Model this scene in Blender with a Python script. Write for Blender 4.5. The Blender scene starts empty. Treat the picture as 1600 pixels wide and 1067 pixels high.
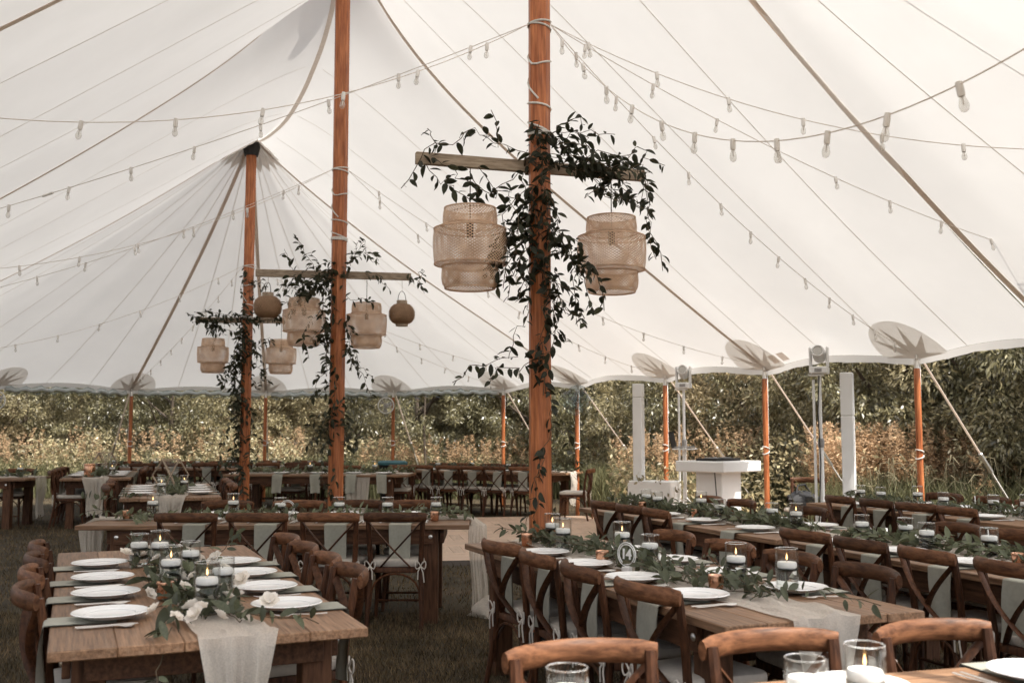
import bpy, bmesh, math, random
import numpy as np
from mathutils import Vector, Matrix

random.seed(7); rng = np.random.default_rng(7)
scene = bpy.context.scene
col = scene.collection
R_ = math.radians

# ---------------------------------------------------------------- camera, sky, sun, exposure
CAM_H = 1.48
cam_d = bpy.data.cameras.new('camera'); cam = bpy.data.objects.new('camera', cam_d); col.objects.link(cam)
cam_d.sensor_width = 36.0; cam_d.lens = 36.0; cam_d.clip_start = 0.05; cam_d.clip_end = 2000
cam.location = (0, 0, CAM_H); cam.rotation_euler = (math.pi/2 + math.atan(139/1600), 0, 0)
cam_d.dof.use_dof = True; cam_d.dof.focus_distance = 7.0; cam_d.dof.aperture_fstop = 4.0
scene.camera = cam

SUN_AZ = (0.74, -0.673); SUN_EL = R_(57)                    # towards the sun, seen from the scene
world = bpy.data.worlds.new('World'); scene.world = world; world.use_nodes = True
wn = world.node_tree; bgn = wn.nodes['Background']
sky = wn.nodes.new('ShaderNodeTexSky'); sky.sky_type = 'NISHITA'; sky.sun_disc = False
sky.sun_elevation = SUN_EL; sky.sun_rotation = math.atan2(SUN_AZ[0], SUN_AZ[1])
sky.air_density = 1.0; sky.dust_density = 4.0; sky.ozone_density = 0.7
hz = wn.nodes.new('ShaderNodeHueSaturation'); hz.inputs['Saturation'].default_value = 0.35     # a milky, hazy sky
wn.links.new(sky.outputs[0], hz.inputs['Color']); wn.links.new(hz.outputs[0], bgn.inputs[0]); bgn.inputs[1].default_value = 0.15
sun_d = bpy.data.lights.new('sun', 'SUN'); sun = bpy.data.objects.new('sun', sun_d); col.objects.link(sun)
sun_d.energy = 3.6; sun_d.angle = R_(1.0); sun_d.color = (1.0, 0.94, 0.85)
sv = Vector((SUN_AZ[0]*math.cos(SUN_EL), SUN_AZ[1]*math.cos(SUN_EL), math.sin(SUN_EL)))
sun.rotation_euler = (-sv).to_track_quat('-Z', 'Y').to_euler(); sun.location = (20, -10, 20)

scene.view_settings.view_transform = 'Standard'; scene.view_settings.look = 'None'
scene.view_settings.exposure = 0.86; scene.view_settings.gamma = 1.0
scene.view_settings.use_curve_mapping = False
scene.render.engine = 'CYCLES'
scene.cycles.max_bounces = 7; scene.cycles.diffuse_bounces = 3; scene.cycles.glossy_bounces = 2
scene.cycles.transmission_bounces = 5; scene.cycles.transparent_max_bounces = 10
scene.cycles.use_adaptive_sampling = True; scene.cycles.adaptive_threshold = 0.02
scene.cycles.caustics_reflective = False; scene.cycles.caustics_refractive = False
scene.cycles.use_denoising = True
scene.cycles.sample_clamp_indirect = 6

# ---------------------------------------------------------------- mesh helpers
class MB:
    """collects verts and faces, then links them as one mesh object"""
    def __init__(s): s.v = []; s.f = []
    def add(s, vs, fs):
        o = len(s.v); s.v.extend([tuple(p) for p in vs]); s.f.extend([tuple(i+o for i in q) for q in fs]); return s
    def box(s, c, d, M=None):
        x, y, z = c; a, b, h = d[0]/2, d[1]/2, d[2]/2
        vs = [Vector((x+i*a, y+j*b, z+k*h)) for k in (-1, 1) for (i, j) in ((-1,-1),(1,-1),(1,1),(-1,1))]
        if M is not None: vs = [M @ p for p in vs]
        return s.add(vs, [(3,2,1,0),(4,5,6,7),(0,1,5,4),(1,2,6,5),(2,3,7,6),(3,0,4,7)])
    def tube(s, pts, rad, n=8, cap=True, flat=None, up=None):
        """tube along points; rad number or list; flat=(a,b) gives an elliptic/rect section scale"""
        pts = [Vector(p) for p in pts]; m = len(pts)
        rads = rad if isinstance(rad, (list, tuple)) else [rad]*m
        vs = []; ref = Vector(up) if up else None
        for i, p in enumerate(pts):
            t = (pts[min(i+1, m-1)] - pts[max(i-1, 0)]).normalized()
            if ref is None: ref = Vector((0, 0, 1)) if abs(t.z) < .9 else Vector((1, 0, 0))
            b = t.cross(ref)
            if b.length < 1e-5: b = t.cross(Vector((0.3, 1, 0.2)))
            b.normalize(); c = b.cross(t).normalized()
            if up is None: ref = c
            fa, fb = flat if flat else (1, 1)
            for k in range(n):
                a = 2*math.pi*(k+.5)/n
                vs.append(p + b*(math.cos(a)*rads[i]*fa) + c*(math.sin(a)*rads[i]*fb))
        fs = []
        for i in range(m-1):
            for k in range(n):
                k2 = (k+1) % n
                fs.append((i*n+k, i*n+k2, (i+1)*n+k2, (i+1)*n+k))
        if cap: fs.append(tuple(range(n-1, -1, -1))); fs.append(tuple((m-1)*n+k for k in range(n)))
        return s.add(vs, fs)
    def bar(s, p, q, w, h, up=(0, 0, 1)):
        """straight rectangular bar from p to q, w across, h along up"""
        p, q = Vector(p), Vector(q); t = (q-p).normalized(); u = Vector(up)
        b = t.cross(u).normalized(); c = b.cross(t).normalized()
        vs = [e + b*(i*w/2) + c*(j*h/2) for e in (p, q) for (i, j) in ((-1,-1),(1,-1),(1,1),(-1,1))]
        return s.add(vs, [(3,2,1,0),(4,5,6,7),(0,1,5,4),(1,2,6,5),(2,3,7,6),(3,0,4,7)])
    def lathe(s, prof, n=24, c=(0, 0, 0), closed=False):
        vs = [(c[0]+r*math.cos(2*math.pi*k/n), c[1]+r*math.sin(2*math.pi*k/n), c[2]+z) for (r, z) in prof for k in range(n)]
        m = len(prof); fs = []
        for i in range(m-1 if not closed else m):
            j = (i+1) % m
            for k in range(n):
                k2 = (k+1) % n; fs.append((i*n+k, i*n+k2, j*n+k2, j*n+k))
        if not closed:
            if prof[0][0] > 1e-6: fs.append(tuple(range(n-1, -1, -1)))
            if prof[-1][0] > 1e-6: fs.append(tuple((m-1)*n+k for k in range(n)))
        return s.add(vs, fs)
    def mesh(s, name, mat, smooth=True, bevel=0):
        me = bpy.data.meshes.new(name); me.from_pydata(s.v, [], s.f)
        if bevel:
            bm = bmesh.new(); bm.from_mesh(me)
            bmesh.ops.bevel(bm, geom=bm.edges[:], offset=bevel, segments=1, affect='EDGES', clamp_overlap=True)
            bm.to_mesh(me); bm.free()
        me.polygons.foreach_set('use_smooth', [smooth]*len(me.polygons))
        if smooth and hasattr(me, 'set_sharp_from_angle'):
            me.set_sharp_from_angle(angle=R_(40))
        if mat: me.materials.append(mat)
        me.update(); return me
    def build(s, name, mat, parent=None, smooth=True, bevel=0):
        return link(name, s.mesh(name, mat, smooth, bevel), parent)

def link(name, me, parent=None, M=None):
    o = bpy.data.objects.new(name, me); col.objects.link(o)
    if parent: o.parent = parent
    if M is not None: o.matrix_local = M
    return o

LABELS = {}
def tag(o, label, cat, group=None, kind=None):
    o['label'] = label; o['category'] = cat
    if group: o['group'] = group
    if kind: o['kind'] = kind
    LABELS[label] = LABELS.get(label, 0)+1
    return o
def thing(name, label, cat, group=None, loc=(0, 0, 0), rz=0):
    o = bpy.data.objects.new(name, None); col.objects.link(o); o.empty_display_size = .1
    o.location = loc; o.rotation_euler = (0, 0, rz)
    if label: tag(o, label, cat, group)
    return o
def structure(o): o['kind'] = 'structure'; return o
def kids(o): return CH.get(o.name) or list(o.children)
CH = {}
def freeze(o):
    """remember the children of a prototype so copies are cheap"""
    CH[o.name] = list(o.children)
    for c in CH[o.name]: CH[c.name] = list(c.children)
    return o
def copy_tree(o, parent=None):
    c = o.copy(); col.objects.link(c)
    if parent: c.parent = parent
    for ch in CH.get(o.name, []):
        copy_tree(ch, c)
    return c
class Proto:
    """a prototype thing: the first use is the thing itself, later ones are copies"""
    def __init__(s, root): s.root = freeze(root); s.used = False
    def new(s, label, cat, group, loc, rz, scale=None):
        o = copy_tree(s.root) if s.used else s.root
        s.used = True
        o.location = loc; o.rotation_euler = (0, 0, rz)
        if scale: o.scale = scale
        return tag(o, label, cat, group)
ORD = ['first', 'second', 'third', 'fourth', 'fifth', 'sixth', 'seventh', 'eighth', 'ninth', 'tenth', 'eleventh', 'twelfth', 'thirteenth',
       'fourteenth', 'fifteenth', 'sixteenth', 'seventeenth', 'eighteenth', 'nineteenth', 'twentieth']

# ---------------------------------------------------------------- materials
def pm(name, c, rough=.6, var=.18, scale=8, stretch=(1, 1, 1), bump=0.0, metal=0, ovar=.12, transl=0, spec=.4, detail=4, c2=None, dirt=None, sheen=0):
    m = bpy.data.materials.new(name); m.use_nodes = True; nt = m.node_tree; N = nt.nodes; L = nt.links
    b = N['Principled BSDF']; b.inputs['Roughness'].default_value = rough; b.inputs['Metallic'].default_value = metal
    b.inputs['Specular IOR Level'].default_value = spec
    tc = N.new('ShaderNodeTexCoord'); mp = N.new('ShaderNodeMapping'); mp.inputs['Scale'].default_value = stretch
    oi = N.new('ShaderNodeObjectInfo')
    L.new(tc.outputs['Object'], mp.inputs['Vector'])
    sh = N.new('ShaderNodeVectorMath'); sh.operation = 'MULTIPLY_ADD'; sh.inputs[1].default_value = (17, 11, 23)
    cv = N.new('ShaderNodeCombineXYZ')
    for i in range(3): L.new(oi.outputs['Random'], cv.inputs[i])
    L.new(cv.outputs[0], sh.inputs[0]); L.new(mp.outputs[0], sh.inputs[2])
    nz = N.new('ShaderNodeTexNoise'); nz.inputs['Scale'].default_value = scale; nz.inputs['Detail'].default_value = detail
    nz.inputs['Roughness'].default_value = .6
    L.new(sh.outputs[0], nz.inputs['Vector'])
    rp = N.new('ShaderNodeValToRGB')
    lo = [x*(1-var) for x in c]; hi = list(c2) if c2 else [min(1, x*(1+var)) for x in c]
    rp.color_ramp.elements[0].position = .3; rp.color_ramp.elements[1].position = .7
    rp.color_ramp.elements[0].color = (*lo, 1); rp.color_ramp.elements[1].color = (*hi, 1)
    L.new(nz.outputs['Fac'], rp.inputs[0]); out = rp.outputs[0]
    if dirt:                                                # blotches of another colour (wear, stains)
        n2 = N.new('ShaderNodeTexNoise'); n2.inputs['Scale'].default_value = dirt[1]; n2.inputs['Detail'].default_value = 5
        L.new(sh.outputs[0], n2.inputs['Vector'])
        r2 = N.new('ShaderNodeValToRGB'); r2.color_ramp.elements[0].position = .52; r2.color_ramp.elements[1].position = .72
        r2.color_ramp.elements[1].color = (dirt[2],)*3+(1,)
        L.new(n2.outputs['Fac'], r2.inputs[0])
        mx = N.new('ShaderNodeMix'); mx.data_type = 'RGBA'; mx.inputs[7].default_value = (*dirt[0], 1)
        L.new(r2.outputs[0], mx.inputs[0]); L.new(out, mx.inputs[6]); out = mx.outputs[2]
    if ovar:
        hs = N.new('ShaderNodeHueSaturation'); mr = N.new('ShaderNodeMapRange')
        mr.inputs[3].default_value = 1-ovar; mr.inputs[4].default_value = 1+ovar
        L.new(oi.outputs['Random'], mr.inputs[0]); L.new(mr.outputs[0], hs.inputs['Value']); L.new(out, hs.inputs['Color']); out = hs.outputs[0]
    L.new(out, b.inputs['Base Color'])
    if bump:
        bp = N.new('ShaderNodeBump'); bp.inputs['Strength'].default_value = bump; bp.inputs['Distance'].default_value = .01
        L.new(nz.outputs['Fac'], bp.inputs['Height']); L.new(bp.outputs[0], b.inputs['Normal'])
    if transl:
        tr = N.new('ShaderNodeBsdfTranslucent'); ms = N.new('ShaderNodeMixShader'); ms.inputs[0].default_value = transl
        L.new(out, tr.inputs[0]); L.new(b.outputs[0], ms.inputs[1]); L.new(tr.outputs[0], ms.inputs[2])
        L.new(ms.outputs[0], N['Material Output'].inputs[0])
    return m

def see_through(m, amt):
    """open weave: a share of the cloth is holes"""
    N = m.node_tree.nodes; L = m.node_tree.links; out = N['Material Output']; src = out.inputs[0].links[0].from_socket
    t = N.new('ShaderNodeBsdfTransparent'); ms = N.new('ShaderNodeMixShader'); ms.inputs[0].default_value = amt
    L.new(src, ms.inputs[1]); L.new(t.outputs[0], ms.inputs[2]); L.new(ms.outputs[0], out.inputs[0]); return m

def thin_glass(name, tint=(.96, .97, .96), ior=1.45, rough=.02):
    m = bpy.data.materials.new(name); m.use_nodes = True; N = m.node_tree.nodes; L = m.node_tree.links
    N.remove(N['Principled BSDF'])
    t = N.new('ShaderNodeBsdfTransparent'); t.inputs[0].default_value = (*tint, 1)
    g = N.new('ShaderNodeBsdfGlossy'); g.inputs['Roughness'].default_value = rough
    fr = N.new('ShaderNodeFresnel'); ge = N.new('ShaderNodeNewGeometry'); mr = N.new('ShaderNodeMapRange')
    mr.inputs[3].default_value = ior; mr.inputs[4].default_value = 1/ior                     # the same reflection from either side of the thin wall
    L.new(ge.outputs['Backfacing'], mr.inputs[0]); L.new(mr.outputs[0], fr.inputs[0])
    ms = N.new('ShaderNodeMixShader'); L.new(fr.outputs[0], ms.inputs[0]); L.new(t.outputs[0], ms.inputs[1]); L.new(g.outputs[0], ms.inputs[2])
    L.new(ms.outputs[0], N['Material Output'].inputs[0]); return m

M_ = {}
M_['chair'] = pm('chair_wood', (.050, .019, .009), .52, .4, 7, (9, 9, 1.6), .25, ovar=.4, c2=(.115, .046, .021), spec=.22)
M_['chair_rail'] = pm('chair_rail_wood', (.085, .033, .015), .48, .4, 6, (1.6, 9, 9), .25, ovar=.4, c2=(.20, .088, .042), spec=.22)
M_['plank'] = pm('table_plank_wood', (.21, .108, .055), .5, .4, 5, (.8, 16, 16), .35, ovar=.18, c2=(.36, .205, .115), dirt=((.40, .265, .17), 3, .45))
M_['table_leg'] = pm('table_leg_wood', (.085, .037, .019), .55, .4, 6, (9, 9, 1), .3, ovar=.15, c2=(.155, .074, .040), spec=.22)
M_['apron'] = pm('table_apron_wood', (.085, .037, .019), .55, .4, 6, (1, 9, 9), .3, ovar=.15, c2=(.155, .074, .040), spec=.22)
M_['pole'] = pm('orange_stained_timber', (.42, .105, .030), .42, .4, 4, (11, 11, .8), .35, ovar=.08, c2=(.62, .225, .085), dirt=((.10, .032, .016), 5.5, .5))
M_['beam'] = pm('weathered_timber', (.36, .27, .19), .8, .35, 5, (1, 12, 12), .4, c2=(.50, .40, .30))
M_['rope'] = pm('white_rope', (.72, .69, .64), .9, .15, 60, bump=.4)
M_['cushion'] = pm('ivory_cushion_cloth', (.58, .53, .47), .9, .08, 30, bump=.2, ovar=.06)
M_['tie'] = pm('cushion_tie_cloth', (.66, .61, .55), .9, .08, 30)
M_['plate'] = pm('white_glazed_china', (.90, .89, .87), .2, .03, 6, ovar=.02, spec=.5)
M_['napkin'] = pm('sage_napkin_cloth', (.38, .372, .315), .9, .08, 40, bump=.15, ovar=.07)
M_['steel'] = pm('brushed_steel', (.85, .83, .80), .38, .05, 30, metal=1)
M_['gauze'] = pm('cream_gauze_cloth', (.84, .77, .68), .95, .14, 60, (1, 3, 3), .8, transl=.25, ovar=.05)
see_through(M_['gauze'], .26)
M_['wax'] = pm('white_candle_wax', (.96, .945, .92), .5, .02, 8, ovar=.02)
M_['glass'] = thin_glass('clear_glass', (.985, .99, .985), 1.55)
M_['bulb_glass'] = thin_glass('bulb_glass', (.93, .92, .90), 1.5, .04)
def frosted(m, amt):
    N = m.node_tree.nodes; L = m.node_tree.links; out = N['Material Output']; src = out.inputs[0].links[0].from_socket
    d_ = N.new('ShaderNodeBsdfDiffuse'); d_.inputs[0].default_value = (.92, .91, .89, 1); ms = N.new('ShaderNodeMixShader'); ms.inputs[0].default_value = amt
    L.new(src, ms.inputs[1]); L.new(d_.outputs[0], ms.inputs[2]); L.new(ms.outputs[0], out.inputs[0]); return m
frosted(M_['bulb_glass'], .18)
M_['vinyl'] = thin_glass('clear_vinyl', (.80, .84, .85), 1.6, .12)
M_['water'] = pm('vase_water', (.92, .94, .92), .0, .01, 2, ovar=0); _b = M_['water'].node_tree.nodes['Principled BSDF']
_b.inputs['Transmission Weight'].default_value = 1; _b.inputs['IOR'].default_value = 1.33
M_['copper'] = pm('copper_votive_metal', (.72, .40, .26), .25, .15, 12, metal=1)
M_['flame'] = bpy.data.materials.new('candle_flame'); M_['flame'].use_nodes = True
_n = M_['flame'].node_tree.nodes['Principled BSDF']; _n.inputs['Emission Color'].default_value = (1, .55, .2, 1); _n.inputs['Emission Strength'].default_value = 2.5
_n.inputs['Base Color'].default_value = (1, .6, .3, 1)
M_['leaf'] = pm('smilax_leaf', (.055, .060, .034), .5, .35, 9, ovar=.55, transl=.4, spec=.4)
M_['garland'] = pm('garland_leaf', (.12, .132, .078), .5, .3, 9, ovar=.5, transl=.3, spec=.4)
M_['stem'] = pm('vine_stem', (.10, .075, .045), .8, .2, 10)
M_['petal'] = pm('ivory_petal', (.90, .84, .76), .7, .06, 14, transl=.3)
M_['cane'] = pm('bamboo_cane', (.80, .55, .37), .6, .2, 9, ovar=.06, transl=.38, c2=(.94, .74, .56))
M_['cane_dark'] = pm('brown_rattan', (.40, .25, .15), .65, .3, 9, ovar=.06, transl=.1)
M_['white'] = pm('white_paint', (.88, .875, .86), .4, .02, 5, ovar=0)
M_['grey'] = pm('grey_plastic', (.32, .31, .30), .5, .05, 6, ovar=0)
M_['black'] = pm('black_plastic', (.018, .017, .017), .5, .2, 6, ovar=0)
M_['bag'] = pm('black_nylon', (.02, .02, .022), .7, .3, 12, bump=.4, ovar=0)
M_['teal'] = pm('teal_bin_lid', (.06, .16, .18), .5, .1, 6, ovar=0)
M_['floor'] = pm('dance_floor_board', (.56, .39, .28), .45, .2, 5, (.9, 10, 10), .15, ovar=.10, c2=(.68, .50, .38))
M_['ramp'] = pm('dark_edge_trim', (.045, .035, .028), .6, .2, 6)
M_['strap'] = pm('beige_webbing', (.78, .69, .61), .85, .08, 50, ovar=0, transl=.48)
M_['seam'] = pm('canvas_seam', (.82, .78, .73), .9, .05, 20, ovar=0, transl=.6)
M_['bulb_socket'] = pm('pale_socket_rubber', (.85, .82, .78), .6, .05, 20, ovar=.03)
M_['cable'] = pm('pale_cable', (.74, .67, .60), .7, .05, 30, ovar=.05)
def canvas(name, c, tr, stain=True):
    m = pm(name, c, .75, .03, .9, ovar=0, transl=tr, spec=.15, c2=[min(1, x*1.02) for x in c], bump=.12, dirt=([x*.90 for x in c], .55, .5))
    return m
M_['canvas'] = canvas('sail_canvas', (.90, .89, .87), .26)
M_['patch'] = canvas('doubled_canvas', (.84, .81, .77), .60)
M_['star'] = canvas('trebled_canvas', (.74, .69, .64), .42)
# ---------------------------------------------------------------- ground
M_['lawn'] = pm('lawn_soil_and_grass', (.042, .030, .015), .95, .45, 1.3, ovar=0, c2=(.070, .052, .025), bump=.5, detail=9, dirt=((.10, .065, .035), 2.2, .6))
M_['meadow_ground'] = pm('meadow_ground', (.10, .085, .04), .95, .4, .8, ovar=0, detail=8)
def island(m, amt=.45):
    """brightness of each leaf or blade of a joined mesh varies"""
    N = m.node_tree.nodes; L = m.node_tree.links; b = N['Principled BSDF']; src = b.inputs['Base Color'].links[0].from_socket
    g_ = N.new('ShaderNodeNewGeometry'); mr = N.new('ShaderNodeMapRange'); mr.inputs[3].default_value = 1-amt; mr.inputs[4].default_value = 1+amt
    hs = N.new('ShaderNodeHueSaturation'); L.new(g_.outputs['Random Per Island'], mr.inputs[0]); L.new(mr.outputs[0], hs.inputs['Value']); L.new(src, hs.inputs['Color'])
    for l in list(src.links):
        if l.to_node != hs: L.new(hs.outputs[0], l.to_socket)
    return m
M_['blade'] = island(pm('grass_blade', (.072, .056, .026), .7, .3, 1.6, ovar=0, transl=.2, c2=(.20, .14, .075), dirt=((.32, .22, .13), 2.4, .6)), .8)
M_['tall'] = island(pm('tall_grass_blade', (.13, .135, .06), .7, .3, .6, ovar=0, transl=.35, c2=(.21, .20, .10)), .45)
M_['gold'] = island(pm('goldenrod_plume', (.52, .34, .18), .8, .25, .5, ovar=0, transl=.35, c2=(.66, .47, .30)), .45)
M_['fox'] = island(pm('foxtail_head', (.30, .26, .16), .8, .2, .5, ovar=0, transl=.3), .3)
M_['shrub_a'] = island(pm('olive_shrub_leaf', (.29, .255, .14), .4, .3, .8, ovar=.16, transl=.35, c2=(.42, .36, .21), spec=.6), .55)
M_['shrub_b'] = island(pm('dark_tree_leaf', (.22, .205, .105), .33, .3, .8, ovar=.16, transl=.35, c2=(.33, .295, .165), spec=1.0), .65)
M_['shrub_c'] = island(pm('tan_shrub_leaf', (.24, .19, .10), .5, .3, .8, ovar=.16, transl=.3, c2=(.33, .26, .15), spec=.4), .5)
M_['bark'] = pm('grey_bark', (.11, .085, .065), .9, .3, 6, (4, 4, 1), .5)
def sheet(name, x0, x1, y0, y1, z, mat, n=60, amp=0):
    m = MB(); vs = []
    for j in range(n+1):
        for i in range(n+1):
            x = x0+(x1-x0)*i/n; y = y0+(y1-y0)*j/n; vs.append((x, y, z+amp*math.sin(x*.7)*math.sin(y*.9)))
    m.add(vs, [(j*(n+1)+i, j*(n+1)+i+1, (j+1)*(n+1)+i+1, (j+1)*(n+1)+i) for j in range(n) for i in range(n)])
    return structure(m.build(name, mat))
sheet('lawn', -600, 600, -600, 600, 0, M_['lawn'], 4)
def numpy_mesh(name, V, F, mat, parent=None):
    """V (n,3), F (m,k) integer array"""
    me = bpy.data.meshes.new(name); me.vertices.add(len(V)); me.vertices.foreach_set('co', np.asarray(V, 'f').ravel())
    k = F.shape[1]; me.loops.add(F.size); me.loops.foreach_set('vertex_index', F.astype('i').ravel())
    me.polygons.add(len(F)); me.polygons.foreach_set('loop_start', np.arange(len(F), dtype='i')*k); me.polygons.foreach_set('loop_total', np.full(len(F), k, 'i'))
    me.update(calc_edges=True); me.validate(); me.materials.append(mat)
    o = link(name, me, parent); o['kind'] = 'stuff'; return o
def blades(name, pos, h, w, lean, mat, seg=1):
    """tapered blades standing at pos (n,2or3) with heights h"""
    n = len(pos); a = rng.uniform(0, 2*np.pi, n); b = rng.uniform(0, 2*np.pi, n); ln = lean*rng.uniform(.2, 1, n)*h
    base = np.zeros((n, 3)); base[:, :pos.shape[1]] = pos
    side = np.stack([np.cos(a), np.sin(a), np.zeros(n)], 1)*(w/2)[:, None] if np.ndim(w) else np.stack([np.cos(a), np.sin(a), np.zeros(n)], 1)*(w/2)
    lv = np.stack([np.cos(b), np.sin(b), np.zeros(n)], 1)*ln[:, None]; up = np.zeros((n, 3)); up[:, 2] = h
    if seg == 1:
        V = np.stack([base-side, base+side, base+lv+up], 1).reshape(-1, 3); return numpy_mesh(name, V, np.arange(3*n).reshape(n, 3), mat)
    m1 = base+lv*.3+up*.6; V = np.stack([base-side, base+side, m1-side*.8, m1+side*.8, base+lv+up*.95], 1).reshape(-1, 3)
    i = np.arange(n)*5; F = np.concatenate([np.stack([i, i+1, i+3], 1), np.stack([i, i+3, i+2], 1), np.stack([i+2, i+3, i+4], 1)]); return numpy_mesh(name, V, F, mat)
# mown grass, thick near the camera and thinner farther off
def scatter(n, x0, x1, y0, y1): return np.stack([rng.uniform(x0, x1, n), rng.uniform(y0, y1, n)], 1)
pp = np.concatenate([scatter(150000, -4.8, 3.6, 2.2, 8.5), scatter(60000, -9, 5, 8.5, 17), scatter(40000, -13, 12, 14, 28)])
inside = np.ones(len(pp), bool)
FL = dict(x=-.85, y=11.46, rz=R_(9), w=4.9, d=5.6)
lx = (pp[:, 0]-FL['x'])*math.cos(FL['rz'])+(pp[:, 1]-FL['y'])*math.sin(FL['rz']); ly = -(pp[:, 0]-FL['x'])*math.sin(FL['rz'])+(pp[:, 1]-FL['y'])*math.cos(FL['rz'])
pp = pp[~((lx > -.1) & (lx < FL['w']+.1) & (ly > -.1) & (ly < FL['d']+.1))]
g_ = blades('grass', pp, rng.uniform(.012, .06, len(pp)), rng.uniform(.004, .008, len(pp))*(1+.4*(pp[:, 1] > 9)), .9, M_['blade']); tag(g_, 'short mown grass under and around the tables', 'grass', kind='stuff')
# ---------------------------------------------------------------- dance floor
fl = thing('dance_floor', 'pale wooden portable dance floor laid on the grass past the crosswise table', 'dance floor', None, (FL['x'], FL['y'], 0), FL['rz'])
bd = MB().box((0, 0, 0), (.697, .137, .02)).mesh('board', M_['floor'], False, .002)
nxp, nyp = 7, 8
for i in range(nxp):
    for j in range(nyp):
        for k in range(5):
            o_ = (k-2)*.14; M = Matrix.Translation((.35+.7*i+(0 if (i+j) % 2 else 0), .35+.7*j, .040)) @ Matrix.Rotation(math.pi/2 if (i+j) % 2 else 0, 4, 'Z') @ Matrix.Translation((0, o_, rng.uniform(-.0006, .0006)))
            link('board', bd, fl, M)
wd, dp = nxp*.7, nyp*.7
MB().box((wd/2, dp/2, .014), (wd, dp, .026)).build('underlay', M_['ramp'], fl, False)
for a, b in (((0, 0), (wd, 0)), ((wd, 0), (wd, dp)), ((wd, dp), (0, dp)), ((0, dp), (0, 0))):
    a, b = Vector((*a, 0)), Vector((*b, 0)); t_ = (b-a).normalized(); n_ = Vector((t_.y, -t_.x, 0))
    q = [a+n_*.003, b+n_*.003, b+n_*.07, a+n_*.07]; u = [a+n_*.003+Vector((0, 0, .05)), b+n_*.003+Vector((0, 0, .05))]
    MB().add([*q, *u], [(3, 2, 1, 0), (0, 1, 5, 4), (4, 5, 2, 3), (0, 4, 3), (1, 2, 5)]).build('edge_ramp', M_['ramp'], fl, False)
# ---------------------------------------------------------------- the tent
P1 = Vector((.2, 7.3, 0)); P2 = Vector((-2.07, 11.7, 0)); P3 = Vector((-4.18, 16.1, 0))
AX = (P3-P1); AL = AX.length; AX.normalize(); NX = Vector((AX.y, -AX.x, 0)); A2 = AL*.503
RT = 5.75; EAVE = 2.30
P2 = P1+AX*A2
def smooth(x, xs, ys):
    """monotone-ish cubic (Catmull-Rom) interpolation"""
    i = max(0, min(len(xs)-2, int(np.searchsorted(xs, x)-1)))
    t = (x-xs[i])/(xs[i+1]-xs[i])
    def sl(k):
        if k <= 0: return (ys[1]-ys[0])/(xs[1]-xs[0])
        if k >= len(xs)-1: return (ys[-1]-ys[-2])/(xs[-1]-xs[-2])
        return (ys[k+1]-ys[k-1])/(xs[k+1]-xs[k-1])
    h = xs[i+1]-xs[i]; a, b = sl(i)*h, sl(i+1)*h
    return ys[i]*(2*t**3-3*t*t+1)+a*(t**3-2*t*t+t)+ys[i+1]*(-2*t**3+3*t*t)+b*(t**3-t*t)
_h = AL-A2
RX1 = [0, .08*A2, .25*A2, .5*A2, .75*A2, .92*A2, A2]; RY1 = [7.45, 6.95, 6.48, 6.25, 6.48, 6.95, 7.45]
RX2 = [A2, A2+.097*_h, A2+.283*_h, A2+.5*_h, A2+.708*_h, A2+.9*_h, AL]; RY2 = [7.45, 6.62, 6.12, 5.89, 5.90, 6.02, 6.2]
def calm(a):
    """height that the cloth aims for once it leaves the ridge: the peaks pull it up only close by"""
    u = min(1, max(0, (a-A2*.8)/(AL-A2*.8))); u = u*u*(3-2*u); return 6.58+(6.02-6.58)*u
def fall(h, a, ez, t):
    """height of the cloth at t between ridge (0) and eave (1)"""
    k = math.exp(-t/.13); hh = h*k+calm(a)*(1-k); return hh+(ez-hh)*t-4*.10*t*(1-t)
def ridge(a): return smooth(a, RX1, RY1) if a <= A2 else smooth(a, RX2, RY2)
PER = 2*AL+2*math.pi*RT
near_s = 2*AL+math.pi*RT
def near_end(s):
    """0 along the tent, rising to 1 at the middle of the open end towards the camera, where the eave is drawn in and lifted"""
    s %= PER
    return math.sin(math.pi*min(1, max(0, (s-near_s)/(math.pi*RT))))**.8 if s > near_s else 0  # unseen eave shaped here to let the sun onto the bottom right table
def edge(s):
    """perimeter parameter -> (ridge point, unscalloped eave direction point)"""
    s %= PER
    if s < AL: return P1+AX*s, P1+AX*s+NX*RT, ridge(s)
    s -= AL
    if s < math.pi*RT:
        p = s/RT; return P3, P3+(NX*math.cos(p)+AX*math.sin(p))*RT, 6.2
    s -= math.pi*RT
    if s < AL: return P1+AX*(AL-s), P1+AX*(AL-s)-NX*RT, ridge(AL-s)
    s -= AL
    p = math.pi+s/RT; return P1, P1+(NX*math.cos(p)+AX*math.sin(p))*(RT-.75*near_end(s+near_s)), 7.45
def px_of(p):
    q = Vector((p.x, p.y, p.z-CAM_H)); a = math.atan(139/1600)
    f = q.y*math.cos(a)+q.z*math.sin(a); return 800+1600*q.x/f
def s_at_px(px, lo, hi):
    best = min((abs(px_of(edge(lo+(hi-lo)*i/800)[1]+Vector((0, 0, EAVE)))-px), lo+(hi-lo)*i/800) for i in range(801)); return best[1]
POLE_S = [-0.75, 1.75, 4.3, 6.6, 9.3]
far0, far1 = AL, AL+math.pi*RT
for q in (790, 616, 416, 204): POLE_S.append(s_at_px(q, far0+.3, far0+math.pi*RT*.62))
sl_ = POLE_S[-1]; POLE_S.append(s_at_px(-6, far0+math.pi*RT*.5, far1))
nxt = POLE_S[-1]
near0 = 2*AL+math.pi*RT
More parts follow.
